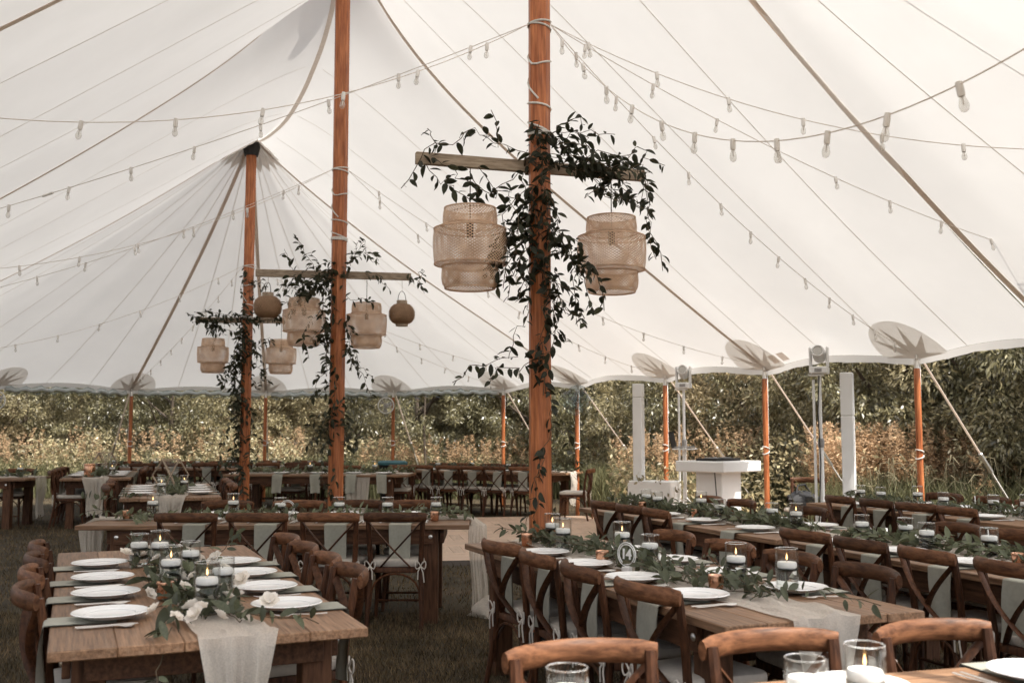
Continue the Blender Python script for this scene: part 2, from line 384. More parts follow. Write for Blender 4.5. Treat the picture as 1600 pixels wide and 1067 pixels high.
# the rest of the ring, evenly stepped, skipping the point nearest the camera so that no pole stands before it
end = PER-0.75
k = round((end-nxt)/2.6)
cam_s = near0+RT*(math.atan2(-(Vector((0, 0, 0))-P1).dot(AX), -(Vector((0, 0, 0))-P1).dot(NX)))
lo_, hi_ = cam_s-2.0, cam_s+2.0
k1 = max(1, round((lo_-nxt)/2.6)); k2 = max(1, round((end-hi_)/2.6))
POLE_S += [nxt+(lo_-nxt)*(i+1)/k1 for i in range(k1)]+[hi_+(end-hi_)*i/k2 for i in range(k2)]
POLE_S = sorted(p % PER for p in POLE_S)
def near_pole(s):
    """(distance to the nearest side pole, length of the bay)"""
    s %= PER; ps = POLE_S
    i = int(np.searchsorted(ps, s)); a = ps[i-1]-(PER if i == 0 else 0); b = ps[i] if i < len(ps) else ps[0]+PER
    return (s-a)/(b-a)
def S(s, t):
    r, e, h = edge(s); w = math.sin(math.pi*near_pole(s)); w = w**1.3 if w > 0 else 0
    dirn = (e-r).normalized(); e2 = e - dirn*(.20*w); ez = EAVE+.085*w+.50*near_end(s)
    p = r.lerp(e2, t); al = min(AL, max(0, (r-P1).dot(AX))); z = fall(h, al, ez, t) - .06*w*4*t*t*(1-t) + .05*t*(1-t)*(math.sin(s*2.3+5*t)+.6*math.sin(s*4.1-9*t+1))
    return Vector((p.x, p.y, z))

tent = thing('sail_tent', 'white sailcloth pole tent spreading over all the dining tables', 'tent', loc=(0, 0, 0))
def grid_mesh(ss, ts):
    m = MB(); n = len(ts)
    vs = [S(s, t) for s in ss for t in ts]
    fs = [(i*n+j, i*n+j+1, (i+1)*n+j+1, (i+1)*n+j) for i in range(len(ss)-1) for j in range(n-1)]
    return m.add(vs, fs)
ts = [0, .008, .018, .03, .045, .06, .1, .15, .2, .27, .35, .43, .52, .6, .68, .76, .83, .89, .94, .97, 1]
cv_ = grid_mesh([PER*i/560 for i in range(561)], ts)
canopy = cv_.build('canopy', M_['canvas'], tent)
# hem: a turned-down band along the eave
hm = MB(); ss = [PER*i/560 for i in range(561)]
vs = []
for s in ss:
    e = S(s, 1); wv = .012*math.sin(s*9)+.008*math.sin(s*23)
    vs += [e+Vector((0, 0, -.002)), e+Vector((0, 0, -.085+wv*.4))]
hm.add(vs, [(2*i, 2*i+1, 2*i+3, 2*i+2) for i in range(len(ss)-1)])
hm.build('hem', M_['patch'], tent)
def ribbon(s0, s1, w, drop, t0=.02, t1=1.0, n=36, nm='strap', mat='strap', parent=tent, thick=.004):
    vs = []; m = MB()
    for i in range(n+1):
        t = t0+(t1-t0)*i/n; s = s0+(s1-s0)*t; p = S(s, t)
        r, e, h = edge(s); d = (e-r).normalized(); side = Vector((-d.y, d.x, 0))
        q = p+Vector((0, 0, -drop)); vs += [q-side*w/2, q+side*w/2, q+side*w/2+Vector((0, 0, -thick)), q-side*w/2+Vector((0, 0, -thick))]
    fs = []
    for i in range(n):
        a = 4*i; b = a+4
        for k in range(4): fs.append((a+k, a+(k+1) % 4, b+(k+1) % 4, b+k))
    return m.add(vs, fs).build(nm, M_[mat], parent, smooth=False)
LS = 2*AL+math.pi*RT                                         # perimeter value where the second straight side ends (opposite P1)
straps = [(0, -.1), (A2, 4.3), (AL-.02, 9.3)]
far_poles = [p for p in POLE_S if far0+.2 < p < far1-.5]
for p in far_poles[2:4]: straps.append((p, p))
straps += [(far1-.05, far1-.05), (LS-A2, LS-A2+.2), (LS, LS)]
for a, b in straps: ribbon(a, b, .062, .012)
# ridge webbing
rw = MB(); n = 80; vs = []
for i in range(n+1):
    a = .1+(AL-.2)*i/n; p = P1+AX*a; z = ridge(a)-.03-.02
    vs += [Vector((p.x, p.y, z))-NX*.03, Vector((p.x, p.y, z))+NX*.03]
rw.add(vs, [(2*i, 2*i+1, 2*i+3, 2*i+2) for i in range(n)]); rw.build('ridge_webbing', M_['strap'], tent)
# thin seams between the straps
def seams(lo, hi, n):
    for i in range(n):
        s = lo+(hi-lo)*(i+1)/(n+1)
        ribbon(s, s, .010, .006, nm='seam', mat='seam', n=20, thick=.002)
seams(-5, 0, 2); seams(0, A2, 4); seams(A2, AL, 3)
fp = [far0]+far_poles+[far1]
for a, b in zip(fp, fp[1:]): seams(a, b, 2)
seams(far1, LS-A2, 3); seams(LS-A2, LS, 3); seams(LS, LS+5, 2)
# reinforcement patches with a star of webbing at every side pole
def patch(sk):
    R0 = .43; m = MB(); nr, na = 6, 16; vs = []
    for j in range(na+1):
        a = math.pi*j/na
        for i in range(nr+1):
            r = R0*i/nr
            vs.append(S(sk+r*math.cos(a)*1.05, 1-(r*math.sin(a)*1.3)/RT)+Vector((0, 0, -.012)))
    m.add(vs, [(j*(nr+1)+i, j*(nr+1)+i+1, (j+1)*(nr+1)+i+1, (j+1)*(nr+1)+i) for j in range(na) for i in range(nr)])
    o = m.build('corner_patch', M_['patch'], tent)
    st = MB(); c = S(sk, 1)+Vector((0, 0, -.022)); pts = []
    for j in range(11):
        a = math.pi*j/10; r = (.41 if j % 2 == 0 else .16)
        pts.append(S(sk+r*math.cos(a)*1.05, 1-(r*math.sin(a)*1.25)/RT)+Vector((0, 0, -.022)))
    st.add([c]+pts, [(0, j+1, j+2) for j in range(10)])
    st.build('star_patch', M_['star'], o, smooth=False)
for p in POLE_S:
    patch(p)
for ds in (.30, .52):                                     # two maker's tags sewn beside a side pole
    MB().add([S(4.3-ds-a, t)+Vector((0, 0, -.03)) for a, t in ((0, .962), (.16, .962), (.16, .985), (0, .985))], [(0, 1, 2, 3)]).build('sewn_tag', M_['strap'], tent, False)
# peak collars round the main poles
for Pk, h in ((P1, 7.45), (P2, 7.45), (P3, 6.2)):
    m = MB(); vs = [Vector((Pk.x, Pk.y, h+.05))]; n = 36
    for j in range(n):
        s0 = 0
        a = 2*math.pi*j/n; dirn = NX*math.cos(a)+AX*math.sin(a)
        r = (.50 if j % 2 == 0 else .38)*(1 if Pk is P3 else .5)
        # height under the canvas in that direction
        along = (Pk-P1).dot(AX)+dirn.dot(AX)*r; acr = dirn.dot(NX)*r
        if 0 <= along <= AL: t = abs(acr)/RT; z = fall(ridge(along), along, EAVE, t)
        else:
            rr = (Vector((Pk.x, Pk.y, 0))+dirn*r-(P1 if along < 0 else P3)).length; t = rr/RT; hh = 7.45 if along < 0 else 6.2; z = fall(hh, min(AL, max(0, along)), EAVE, t)
        vs.append(Vector((Pk.x, Pk.y, z-.035))+dirn*r)
    m.add(vs, [(0, j+1, (j+1) % n+1) for j in range(n)])
    m.build('peak_collar', M_['star'], tent, smooth=False)
    MB().lathe([(.11, h-.34), (.14, h-.2), (.10, h-.02), (.05, h+.05)], 14, (Pk.x, Pk.y, 0)).build('peak_ring', M_['black'], tent)

# ---- rolled clear sidewall hanging under the far eave
roll = thing('rolled_sidewall', 'rolled-up clear vinyl sidewall tied under the far eave', 'tent sidewall')
for (a, b) in zip(fp[1:-1], fp[2:-1]):
    m = MB(); n = 26; pts = []; rd = []
    for i in range(n+1):
        s = a+.12+(b-a-.24)*i/n; e = S(s, 1); r, ee, h = edge(s); d = (ee-r).normalized()
        sag = .05*math.sin(math.pi*i/n)+.018*math.sin(i*1.9)
        pts.append(e-d*.07+Vector((0, 0, -.10-sag))); rd.append(.058+.014*math.sin(i*2.3+a)+.008*math.sin(i*5.1))
    m.tube(pts, rd, 9, flat=(.8, 1.15)); m.build('vinyl_roll', M_['vinyl'], roll)
    m2 = MB().tube([p+Vector((0, 0, .012)) for p in pts], .035, 6); m2.build('vinyl_core', M_['white'], roll)

# ---------------------------------------------------------------- side poles and guy straps
def side_pole(i, s, desc):
    e = S(s, 1); r, ee, h = edge(s); d = (ee-r).normalized(); b = e-d*.06
    t = thing('side_pole', desc, 'tent pole', 'side poles round the tent', (b.x, b.y, 0), math.atan2(d.y, d.x))
    top = e.z-.02
    m = MB().lathe([(.036, .0), (.036, top-.30), (.034, top-.12), (.026, top-.10)], 10); m.build('post', M_['pole'], t)
    MB().lathe([(.03, top-.12), (.03, top-.02), (.012, top), (.012, top+.06)], 10).build('sleeve', M_['steel'], t)
    MB().tube([(.04, 0, top-.05), (.046, .012, top*.75), (.048, .018, top*.5)], .013, 6).build('webbing_tail', M_['white'], t)
    rp = MB()
    for zz, tl in ((top*.52, .02), (top*.55, -.015)):
        rp.tube([(.043*math.cos(a), .043*math.sin(a), zz+tl*math.cos(a)) for a in [2*math.pi*q/12 for q in range(13)]], .008, 5, cap=False)
    rp.build('rope_tie', M_['rope'], t)
    return e, d
def guy(e, d, desc, mat='strap', reach=1.9):
    f = Vector((e.x, e.y, 0))+d*reach
    t = thing('guy_strap', desc, 'guy rope', 'guy straps staked outside the tent', (f.x, f.y, 0), math.atan2(d.y, d.x))
    a = Vector((-reach+.05, 0, e.z-.06)); b = Vector((0, 0, .02)); L_ = lambda u: a.lerp(b, u)
    MB().bar(L_(0), L_(.52), .026, .01, (1, 0, 1)).build('upper_strap', M_['strap'], t, False)
    MB().bar(L_(.5), L_(.99), .02, .01, (1, 0, 1)).build('lower_strap', M_['rope'], t, False)
    MB().bar(L_(.46), L_(.56), .045, .035, (1, 0, 1)).build('ratchet', M_['steel'], t, False, .006)
    MB().lathe([(.014, -.25), (.014, .10), (.03, .105), (.03, .12)], 8).build('stake', M_['steel'], t)
names = ['white ring', '']
vis = [p for p in POLE_S if (p <= 9.4 or p > PER-1) or (far0 < p < far1-3)]
order = sorted(vis, key=lambda p: px_of(edge(p)[1]+Vector((0, 0, 2.3))))
for i, s in enumerate(order):
    e, d = side_pole(i, s, f'slim orange tent side pole with grey sleeve, {ORD[i]} from the left')
    guy(e, d, f'beige ratchet guy strap running out from the tent side pole {ORD[i]} from the left')
for i, s in enumerate([p for p in POLE_S if p not in vis]):
    side_pole(i, s, f'slim orange tent side pole on the camera side of the tent, {ORD[i]} going round')

# ---------------------------------------------------------------- main poles
def octagon(r, z0, z1, ch=.42):
    """square post with broad chamfers"""
    a = r; b = r*ch; pts = [(a, -b), (a, b), (b, a), (-b, a), (-a, b), (-a, -b), (-b, -a), (b, -a)]
    zs = [z0+(z1-z0)*i/6 for i in range(7)]
    m = MB(); vs = [(x, y, z) for z in zs for x, y in pts]
    fs = [(i*8+k, i*8+(k+1) % 8, (i+1)*8+(k+1) % 8, (i+1)*8+k) for i in range(6) for k in range(8)]
    fs += [tuple(range(7, -1, -1)), tuple(48+k for k in range(8))]
    return m.add(vs, fs)
def wrap_rope(path_z, r, turns, ph=0, rr=.0075):
    """rope wound round a pole: heights path_z over the given turns"""
    n = int(turns*14); pts = []
    for i in range(n+1):
        u = i/n; a = ph+2*math.pi*turns*u; z = np.interp(u, np.linspace(0, 1, len(path_z)), path_z)
        pts.append((r*math.cos(a), r*math.sin(a), z))
    return MB().tube(pts, rr, 6, cap=True)
def main_pole(Pk, top, r, label, rz, tie_h, beam_z, beam, lash):
    t = thing('centre_pole', label, 'tent pole', 'centre poles of the tent', Pk, rz)
    octagon(r, 0, top).build('shaft', M_['pole'], t, smooth=False)
    MB().lathe([(r*1.7, 0), (r*1.7, .02), (r*1.25, .03), (r*1.25, .09)], 16).build('base_shoe', M_['black'], t)
    R2 = r*1.13
    h = tie_h
    wrap_rope([h, h+.06, h-.03], R2, 2.0, 1.0).build('rope', M_['rope'], t)
    wrap_rope([h-.03, h-.30, h-.22, h-.55], R2, 1.6, .6).build('rope', M_['rope'], t)
    wrap_rope([h-.55, h-.62, h-.78], R2, 1.5, 2.0).build('rope', M_['rope'], t)
    wrap_rope([h-.78, h-.79, h-.80, h-.83], R2, 3.0, 3.0).build('rope', M_['rope'], t)
    # crossbar lashed to the pole
    brz = beam['rz']-rz; c, s_ = math.cos(brz), math.sin(brz); off = beam['off']
    def L(x, z): return Vector((x*c-off*s_, x*s_+off*c, beam_z+z))
    MB().bar(L(-beam['l'], beam.get('tilt', 0)*-beam['l']), L(beam['r'], beam.get('tilt', 0)*beam['r']), .045, .085).build('crossbar', M_['beam'], t, False, .004)
    lp = []
    for i in range(40):
        a = 2*math.pi*3*i/39; lp.append((R2*1.25*math.cos(a), R2*1.25*math.sin(a)+ (off*.5), beam_z+.05*math.sin(a*2+i*.04)))
    MB().tube(lp, .008, 6).build('lashing', M_['rope' if lash else 'stem'], t)
    return t
B1 = dict(rz=R_(17), off=.075, l=.90, r=.86)
B2 = dict(rz=R_(10), off=.075, l=.94, r=.84, tilt=0)
B3 = dict(rz=R_(5), off=.075, l=.82, r=.55)
mp1 = main_pole(P1, 7.45, .074, 'thick orange timber tent pole wound with leaves behind the table numbered 14', R_(12), 4.42, 3.40, B1, False)
mp2 = main_pole(P2, 7.45, .082, 'orange timber tent pole standing behind the crosswise table, four lanterns on its crossbar', R_(20), 4.48, 3.28, B2, False)
mp3 = main_pole(P3, 6.2, .078, 'orange timber tent pole at the tent end with a dark collar at its top', R_(20), 4.05, 3.22, B3, False)
# ---------------------------------------------------------------- leaves and vines
def leaf_mesh(name, mat, w=.42, droop=.22, n=4):
    vs = []; fs = []
    for i in range(n+1):
        u = i/n; wd = w/2*math.sin(math.pi*min(1, u*.93+.05))**.75*(1-.25*u); z = -droop*u*u
        if i == n: wd = .004
        vs += [(u, -wd, z+wd*.35), (u, 0, z), (u, wd, z+wd*.35)]
    for i in range(n):
        a = 3*i; fs += [(a, a+1, a+4, a+3), (a+1, a+2, a+5, a+4)]
    return MB().add(vs, fs).mesh(name, mat)
LEAF = [leaf_mesh('leaf', M_['leaf'], .54, .15), leaf_mesh('leaf', M_['leaf'], .56, .35), leaf_mesh('leaf', M_['leaf'], .46, .02)]
GLEAF = [leaf_mesh('leaf', M_['garland'], .48, .15), leaf_mesh('leaf', M_['garland'], .54, .4), leaf_mesh('leaf', M_['garland'], .44, .05)]
def arr(me):
    v = np.empty(len(me.vertices)*3, 'f'); me.vertices.foreach_get('co', v); v = v.reshape(-1, 3)
    f = [tuple(p.vertices) for p in me.polygons]; return v, f
LARR = {id(m): arr(m) for m in LEAF+GLEAF}
def leaf_matrix(p, d, size, roll):
    d = d.normalized(); z = Vector((0, 0, 1)); y = z.cross(d)
    if y.length < 1e-3: y = Vector((0, 1, 0))
    y.normalize(); z = d.cross(y)
    M = Matrix((d, y, z)).transposed().to_4x4() @ Matrix.Rotation(roll, 4, 'X')
    return Matrix.Translation(p) @ M @ Matrix.Scale(size, 4)
def joined(name, mats, protos, material, parent):
    """many leaves as one mesh of kind stuff"""
    V = []; F = []; o = 0
    for i, M in enumerate(mats):
        v, f = LARR[id(protos[i % len(protos)])]; A = np.array(M)
        V.append(v @ A[:3, :3].T + A[:3, 3]); F += [tuple(q+o for q in g) for g in f]; o += len(v)
    me = bpy.data.meshes.new(name); me.from_pydata(np.concatenate(V).tolist(), [], F)
    me.polygons.foreach_set('use_smooth', [True]*len(me.polygons)); me.materials.append(material); me.update()
    ob = link(name, me, parent); ob['kind'] = 'stuff'; return ob
def strand(p, q, wander=.05, n=10, sag=0, rnd=random):
    p, q = Vector(p), Vector(q); L = (q-p).length; out = []; off = Vector((0, 0, 0))
    for i in range(n+1):
        u = i/n
        off = off*.75 + Vector((rnd.gauss(0, wander), rnd.gauss(0, wander), rnd.gauss(0, wander)))*.6
        e = math.sin(math.pi*u)
        out.append(p.lerp(q, u)+off*(.25+.75*e if i else 0)+Vector((0, 0, -sag*4*u*(1-u))))
    return out
def vine_leaves(path, step, size, rnd, spread=.9, droop=.35):
    """leaf matrices along a strand, alternating sides"""
    out = []; acc = 0; k = 0
    for a, b in zip(path, path[1:]):
        seg = b-a; L = seg.length
        if L < 1e-6: continue
        t = seg/L
        while acc < L:
            p = a+t*acc; r = Vector((rnd.gauss(0, 1), rnd.gauss(0, 1), rnd.gauss(0, .7)-droop))
            r = (r-t*r.dot(t)*.6).normalized()
            d = (r*spread+t*.45).normalized()
            out.append(leaf_matrix(p+r*.008, d, size*rnd.uniform(.65, 1.25), rnd.uniform(-1.2, 1.2))); k += 1
            acc += step*rnd.uniform(.5, 1.5)
        acc -= L
    return out
def vine(label, base, strands, size, single, group=None, name='leafy_vine', cat='vine', protos=LEAF, mat='leaf', stem_r=.003, seed=1):
    rnd = random.Random(seed); t = thing(name, label, cat, group, base); ms = []; st = MB()
    for (p, q, wander, sag, cnt, step) in strands:
        for c in range(cnt):
            jit = .0 if c == 0 else .07
            path = strand(Vector(p)+Vector((rnd.gauss(0, jit), rnd.gauss(0, jit*.6), rnd.gauss(0, jit))), Vector(q)+Vector((rnd.gauss(0, jit*1.4), rnd.gauss(0, jit*.6), rnd.gauss(0, jit*1.4))), wander, 10, sag, rnd)
            st.tube(path, stem_r, 4, cap=False); ms += vine_leaves(path, step, size, rnd)
    st.build('stem', M_['stem'], t)['kind'] = 'stuff'
    rnd.shuffle(ms)
    for i, M in enumerate(ms[:single]): link('leaf', protos[i % len(protos)], t, M)
    if len(ms) > single: joined('foliage', ms[single:], protos, M_[mat], t)
    return len(ms)
f_ = -.11
n1 = vine('dark leafy vine trailing down the thick orange pole behind the table numbered 14', P1, [
    ((0, f_, 3.44), (.62, .06, 3.42), .055, 0, 5, .036), ((.1, f_, 3.5), (.66, .08, 3.20), .07, -.05, 5, .036), ((.3, 0, 3.35), (.8, .1, 3.08), .06, -.05, 3, .042), ((0, f_, 3.55), (.55, 0, 3.62), .05, -.03, 2, .05),
    ((.78, .2, 3.42), (.90, .2, 2.72), .05, -.05, 2, .05), ((.5, .1, 3.45), (.95, .2, 3.45), .05, -.06, 1, .06),
    ((0, f_, 3.60), (.05, f_, 3.0), .05, 0, 4, .034), ((-.02, f_, 3.42), (-.55, -.16, 3.60), .05, -.12, 1, .05), ((-.3, -.1, 3.5), (-.36, -.1, 3.78), .02, 0, 1, .06),
    ((-.5, -.2, 3.55), (-.98, -.3, 3.15), .05, -.10, 1, .06), ((-.72, -.2, 3.42), (-.8, -.2, 3.62), .03, 0, 1, .05), ((-.75, -.2, 3.4), (-.45, -.18, 3.12), .05, .05, 2, .045), ((-.5, -.2, 3.3), (-.15, f_, 3.30), .05, .13, 2, .05),
    ((-.05, f_, 3.15), (-.22, f_, 2.40), .075, -.02, 6, .038), ((-.1, f_, 3.0), (-.30, f_, 2.55), .06, 0, 4, .036),
    ((.03, f_, 3.2), (.18, f_, 2.30), .075, -.03, 5, .038), ((.1, f_, 2.9), (.30, f_, 2.62), .05, 0, 5, .034), ((.1, f_, 2.6), (.30, f_, 2.22), .05, 0, 2, .036),
    ((-.08, f_, 2.4), (-.22, f_, 1.98), .04, 0, 1, .05), ((.08, f_, 2.35), (.02, f_, 1.72), .05, 0, 3, .045), ((.05, f_, 2.15), (.22, f_, 2.1), .03, -.03, 1, .04),
    ((-.05, f_, 1.98), (-.40, f_, 1.80), .05, -.04, 2, .045), ((.06, f_, 1.75), (.0, f_, 1.15), .04, 0, 1, .06), ((.02, f_, 1.3), (-.1, f_, 1.0), .04, 0, 1, .06), ((.1, f_, 1.5), (.25, f_, 1.25), .04, 0, 1, .06),
    ((-.1, f_, 1.0), (-.12, f_, .3), .04, 0, 2, .06), ((.1, f_, .95), (.12, f_, .3), .04, 0, 1, .06)], .078, 300, seed=3)
vine('dark leafy vine climbing the orange pole that carries four lanterns', P2, [
    ((0, f_, 3.3), (-.62, -.1, 3.12), .06, 0, 6, .034), ((-.1, f_, 3.2), (-.5, -.1, 2.95), .07, 0, 5, .04), ((-.2, f_, 3.3), (-.45, -.15, 3.68), .05, -.05, 2, .05), ((-.5, -.1, 3.3), (-.62, -.1, 3.55), .03, 0, 1, .05),
    ((.1, f_, 3.35), (.45, 0, 3.45), .05, -.12, 2, .05), ((.15, f_, 3.35), (.22, 0, 3.65), .03, 0, 1, .05), ((.3, 0, 3.3), (.6, 0, 3.08), .05, 0, 1, .05), ((.8, .1, 3.3), (.98, .1, 3.05), .05, -.04, 2, .05), ((.1, f_, 3.0), (.42, 0, 2.95), .04, 0, 1, .05),
    ((-.05, f_, 3.1), (-.12, f_, 2.2), .07, 0, 5, .042), ((-.05, f_, 2.6), (-.28, f_, 2.5), .06, 0, 2, .045), ((.08, f_, 2.75), (.25, f_, 2.2), .05, -.02, 2, .045), ((.12, f_, 2.4), (.4, f_, 1.85), .05, -.03, 2, .045),
    ((-.1, f_, 2.15), (-.3, f_, 1.85), .05, 0, 2, .05), ((0, f_, 2.2), (-.05, f_, 1.2), .06, 0, 3, .045), ((-.05, f_, 1.75), (-.3, f_, 1.35), .06, 0, 3, .045), ((.08, f_, 1.7), (.28, f_, 1.3), .06, 0, 3, .045), ((0, f_, 1.1), (.05, f_, .4), .05, 0, 2, .06)], .082, 60, seed=5)
vine('dark leafy vine covering the orange pole at the tent end', P3, [
    ((-.78, -.1, 3.26), (0, f_, 3.22), .05, 0, 6, .04), ((-.55, -.1, 3.2), (-.5, -.1, 2.98), .05, 0, 4, .04), ((.05, f_, 3.22), (.6, -.05, 3.22), .05, 0, 4, .045), ((-.8, -.1, 3.25), (-.95, -.1, 3.32), .03, 0, 1, .04),
    ((0, f_, 4.0), (.02, f_, 3.2), .06, 0, 4, .045), ((.05, f_, 3.8), (.35, f_, 3.75), .05, 0, 2, .05), ((-.02, f_, 3.1), (-.15, f_, 1.9), .08, 0, 7, .04), ((-.1, f_, 2.7), (-.28, f_, 2.1), .06, 0, 4, .04), ((.05, f_, 2.8), (.22, f_, 2.1), .06, 0, 3, .045), ((0, f_, 3.0), (.45, f_, 2.9), .05, .1, 2, .05),
    ((-.05, f_, 2.0), (-.16, f_, .9), .07, 0, 6, .045), ((.05, f_, 2.0), (.1, f_, .9), .06, 0, 3, .05), ((0, f_, .9), (0, f_, .2), .06, 0, 3, .05)], .088, 0, seed=6)

# ---------------------------------------------------------------- woven lanterns
def weave(prof, n, turns, w, seg=56, two=True):
    """strips of cane crossing on a surface of revolution; prof is a list of (r, z)"""
    pr = np.array(prof); dl = np.r_[0, np.cumsum(np.hypot(*np.diff(pr, axis=0).T))]; dl /= dl[-1]
    m = MB()
    for sgn in (1, -1):
        for k in range(n):
            vs = []; rad = .0015*sgn
            for i in range(seg+1):
                u = i/seg; r = np.interp(u, dl, pr[:, 0])+rad; z = np.interp(u, dl, pr[:, 1])
                a = 2*math.pi*(k/n)+sgn*2*math.pi*turns*u; da = w/max(r, .02)/2
                vs += [(r*math.cos(a-da), r*math.sin(a-da), z), (r*math.cos(a+da), r*math.sin(a+da), z)]
            m.add(vs, [(2*i, 2*i+1, 2*i+3, 2*i+2) for i in range(seg)])
    return m
def hoop(m, r, z, rr=.006, n=36):
    m.tube([(r*math.cos(2*math.pi*i/n), r*math.sin(2*math.pi*i/n), z) for i in range(n+1)], rr, 5, cap=False)
PROF = [(.178, 0), (.186, -.03), (.19, -.08), (.186, -.115), (.20, -.128), (.235, -.135), (.25, -.15), (.256, -.20), (.257, -.26), (.252, -.34), (.245, -.385), (.228, -.40), (.20, -.405), (.192, -.415), (.196, -.45), (.197, -.49), (.19, -.53), (.172, -.555)]
ps = thing('pendant_lantern', None, None)
wv = weave(PROF, 52, .62, .0118).build('weave', M_['cane'], ps); wv['kind'] = 'stuff'
for r, z in ((.178, 0), (.19, -.117), (.25, -.146), (.246, -.39), (.194, -.41), (.172, -.557)):
    hm_ = MB(); hoop(hm_, r, z); hm_.build('rim', M_['cane'], ps)
MB().lathe([(.02, -.20), (.024, -.19), (.024, -.10), (.012, -.08)], 10).build('lamp_holder', M_['black'], ps)
MB().tube([(0, 0, -.09), (0, 0, .30)], .004, 5).build('cord', M_['black'], ps)
MB().tube([(-.178, 0, 0), (0, 0, .02), (.178, 0, 0)], .003, 4).build('hanger_wire', M_['black'], ps)
PEND = Proto(ps)
bs = thing('ball_lantern', None, None)
bp_ = [(.06, .125), (.10, .115), (.14, .08), (.16, .03), (.162, -.02), (.15, -.07), (.12, -.105), (.07, -.13)]
b_w = weave(bp_, 30, .25, .013, 26).build('weave', M_['cane_dark'], bs); b_w['kind'] = 'stuff'
b_i = weave([(r*.93, z*.97) for r, z in bp_], 30, .1, .02, 20).build('inner_weave', M_['cane_dark'], bs); b_i['kind'] = 'stuff'
MB().lathe([(.062, .12), (.066, .12), (.066, .165), (.055, .165), (.055, .125)], 16).build('collar', M_['beam'], bs)
MB().lathe([(.072, -.13), (.076, -.128), (.076, -.152), (.06, -.152)], 16).build('foot_ring', M_['beam'], bs)
MB().tube([(.06*math.cos(a), 0, .16+.12*math.sin(a)) for a in [math.pi*i/12 for i in range(13)]], .004, 5).build('handle', M_['black'], bs)
MB().tube([(0, 0, .28), (0, 0, .42)], .003, 4).build('cord', M_['rope'], bs)
BALL = Proto(bs)
def on_beam(Pk, B, x): return Vector((Pk.x+x*math.cos(B['rz'])-B['off']*math.sin(B['rz']), Pk.y+x*math.sin(B['rz'])+B['off']*math.cos(B['rz']), 0))
g = 'woven lanterns hung from the crossbars'
for Pk, B, x, z, sc, lab in ((P1, B1, -.50, 3.06, 1.03, 'large tiered woven bamboo pendant, leftmost of the two on the thick orange pole'),
                        (P1, B1, .59, 3.06, 1.0, 'large tiered woven bamboo pendant, rightmost of the two on the thick orange pole'),
                        (P2, B2, -.386, 2.99, .96, 'tiered bamboo pendant on the four-lantern crossbar, beside the ball lantern over the end pole'),
                        (P2, B2, .327, 2.95, .92, 'tiered woven bamboo pendant on the four-lantern crossbar, between the pole and the outer ball lantern'),
                        (P3, B3, -.538, 2.92, .95, 'small distant tiered bamboo pendant hanging clear of the tent end pole'),
                        (P3, B3, .519, 2.91, .95, 'small distant tiered bamboo pendant hanging below a larger pendant at the tent end')):
    p = on_beam(Pk, B, x); PEND.new(lab, 'lantern', g, (p.x, p.y, z), x, (sc,)*3)
for x, z, sc, lab in ((-.797, 2.89, 1.0, 'brown woven ball lantern overlapping the tent end pole'), (.736, 2.84, .95, 'brown woven ball lantern with wire handle at the free end of its crossbar')):
    p = on_beam(P2, B2, x); BALL.new(lab, 'lantern', 'ball lanterns on the four-lantern crossbar', (p.x, p.y, z), x, (sc,)*3)

# ---------------------------------------------------------------- string lights
sock = MB().lathe([(.006, .012), (.014, .01), (.0155, -.012), (.0155, -.042), (.013, -.052)], 10).mesh('socket', M_['bulb_socket'])
blb = MB().lathe([(.011, -.052), (.015, -.066), (.020, -.086), (.020, -.098), (.015, -.112), (.006, -.118), (.0005, -.119)], 10).mesh('bulb', M_['bulb_glass'])
fil = MB().lathe([(.004, -.052), (.0035, -.085), (.001, -.09)], 5).mesh('filament', M_['bulb_socket'])
def at_depth(px, py, y):
    a = math.atan(139/1600); X = (px-800)/1600; Z = -(py-533.5)/1600
    d = Vector((X, math.cos(a)-Z*math.sin(a), math.sin(a)+Z*math.cos(a))); return Vector((0, 0, CAM_H))+d*(y/d.y)
def string(label, a, b, sag, spacing=.62, first=.35, plug=None):
    a, b = Vector(a), Vector(b); t = thing('string_light', label, 'string light', 'bulb strings under the canvas', a)
    n = 40; pts = [(b-a)*(i/n)+Vector((0, 0, -sag*4*(i/n)*(1-i/n))) for i in range(n+1)]
    MB().tube(pts, .003, 5).build('cable', M_['cable'], t)
    L = (b-a).length; d = first; k = 0; rnd = random.Random(hash(label) % 1000 if 0 else len(label)*7+int(abs(a.x*100)))
    while d < L-.15:
        u = d/L; p = (b-a)*u+Vector((0, 0, -sag*4*u*(1-u)))
        M = Matrix.Translation(p) @ Matrix.Rotation(rnd.uniform(-.22, .22), 4, 'X') @ Matrix.Rotation(rnd.uniform(-.22, .22), 4, 'Y')
        so = link('socket', sock, t, M @ Matrix.Scale(.88, 4)); link('bulb', blb, so); link('filament', fil, so)
        d += spacing
    if plug:
        p = (b-a)*plug+Vector((0, 0, -sag*4*plug*(1-plug))); q = (b-a)*(plug+.1/L)+Vector((0, 0, -sag*4*plug*(1-plug)))
        MB().tube([p, q], .011, 6).build('plug', M_['bulb_socket'], t)
T1 = Vector((P1.x, P1.y, 4.44)); T2 = Vector((P2.x, P2.y, 4.50)); T3 = Vector((P3.x, P3.y, 4.08))
off = lambda T, x: T+Vector((x, -.03, 0))
string('bulb string sweeping low towards the upper right corner with the largest bulbs', off(T1, .08), at_depth(1700, 15, 3.0), .62, .40, .25)
string('bulb string reaching the right edge level with the largest bulbs, second lowest', off(T1, .08), at_depth(1750, 232, 6.2), .28, .52, .30)
string('bulb string from the thick pole to the right edge carrying an inline plug', off(T1, .08), at_depth(1720, 424, 9.6), .22, .60, .3, .86)
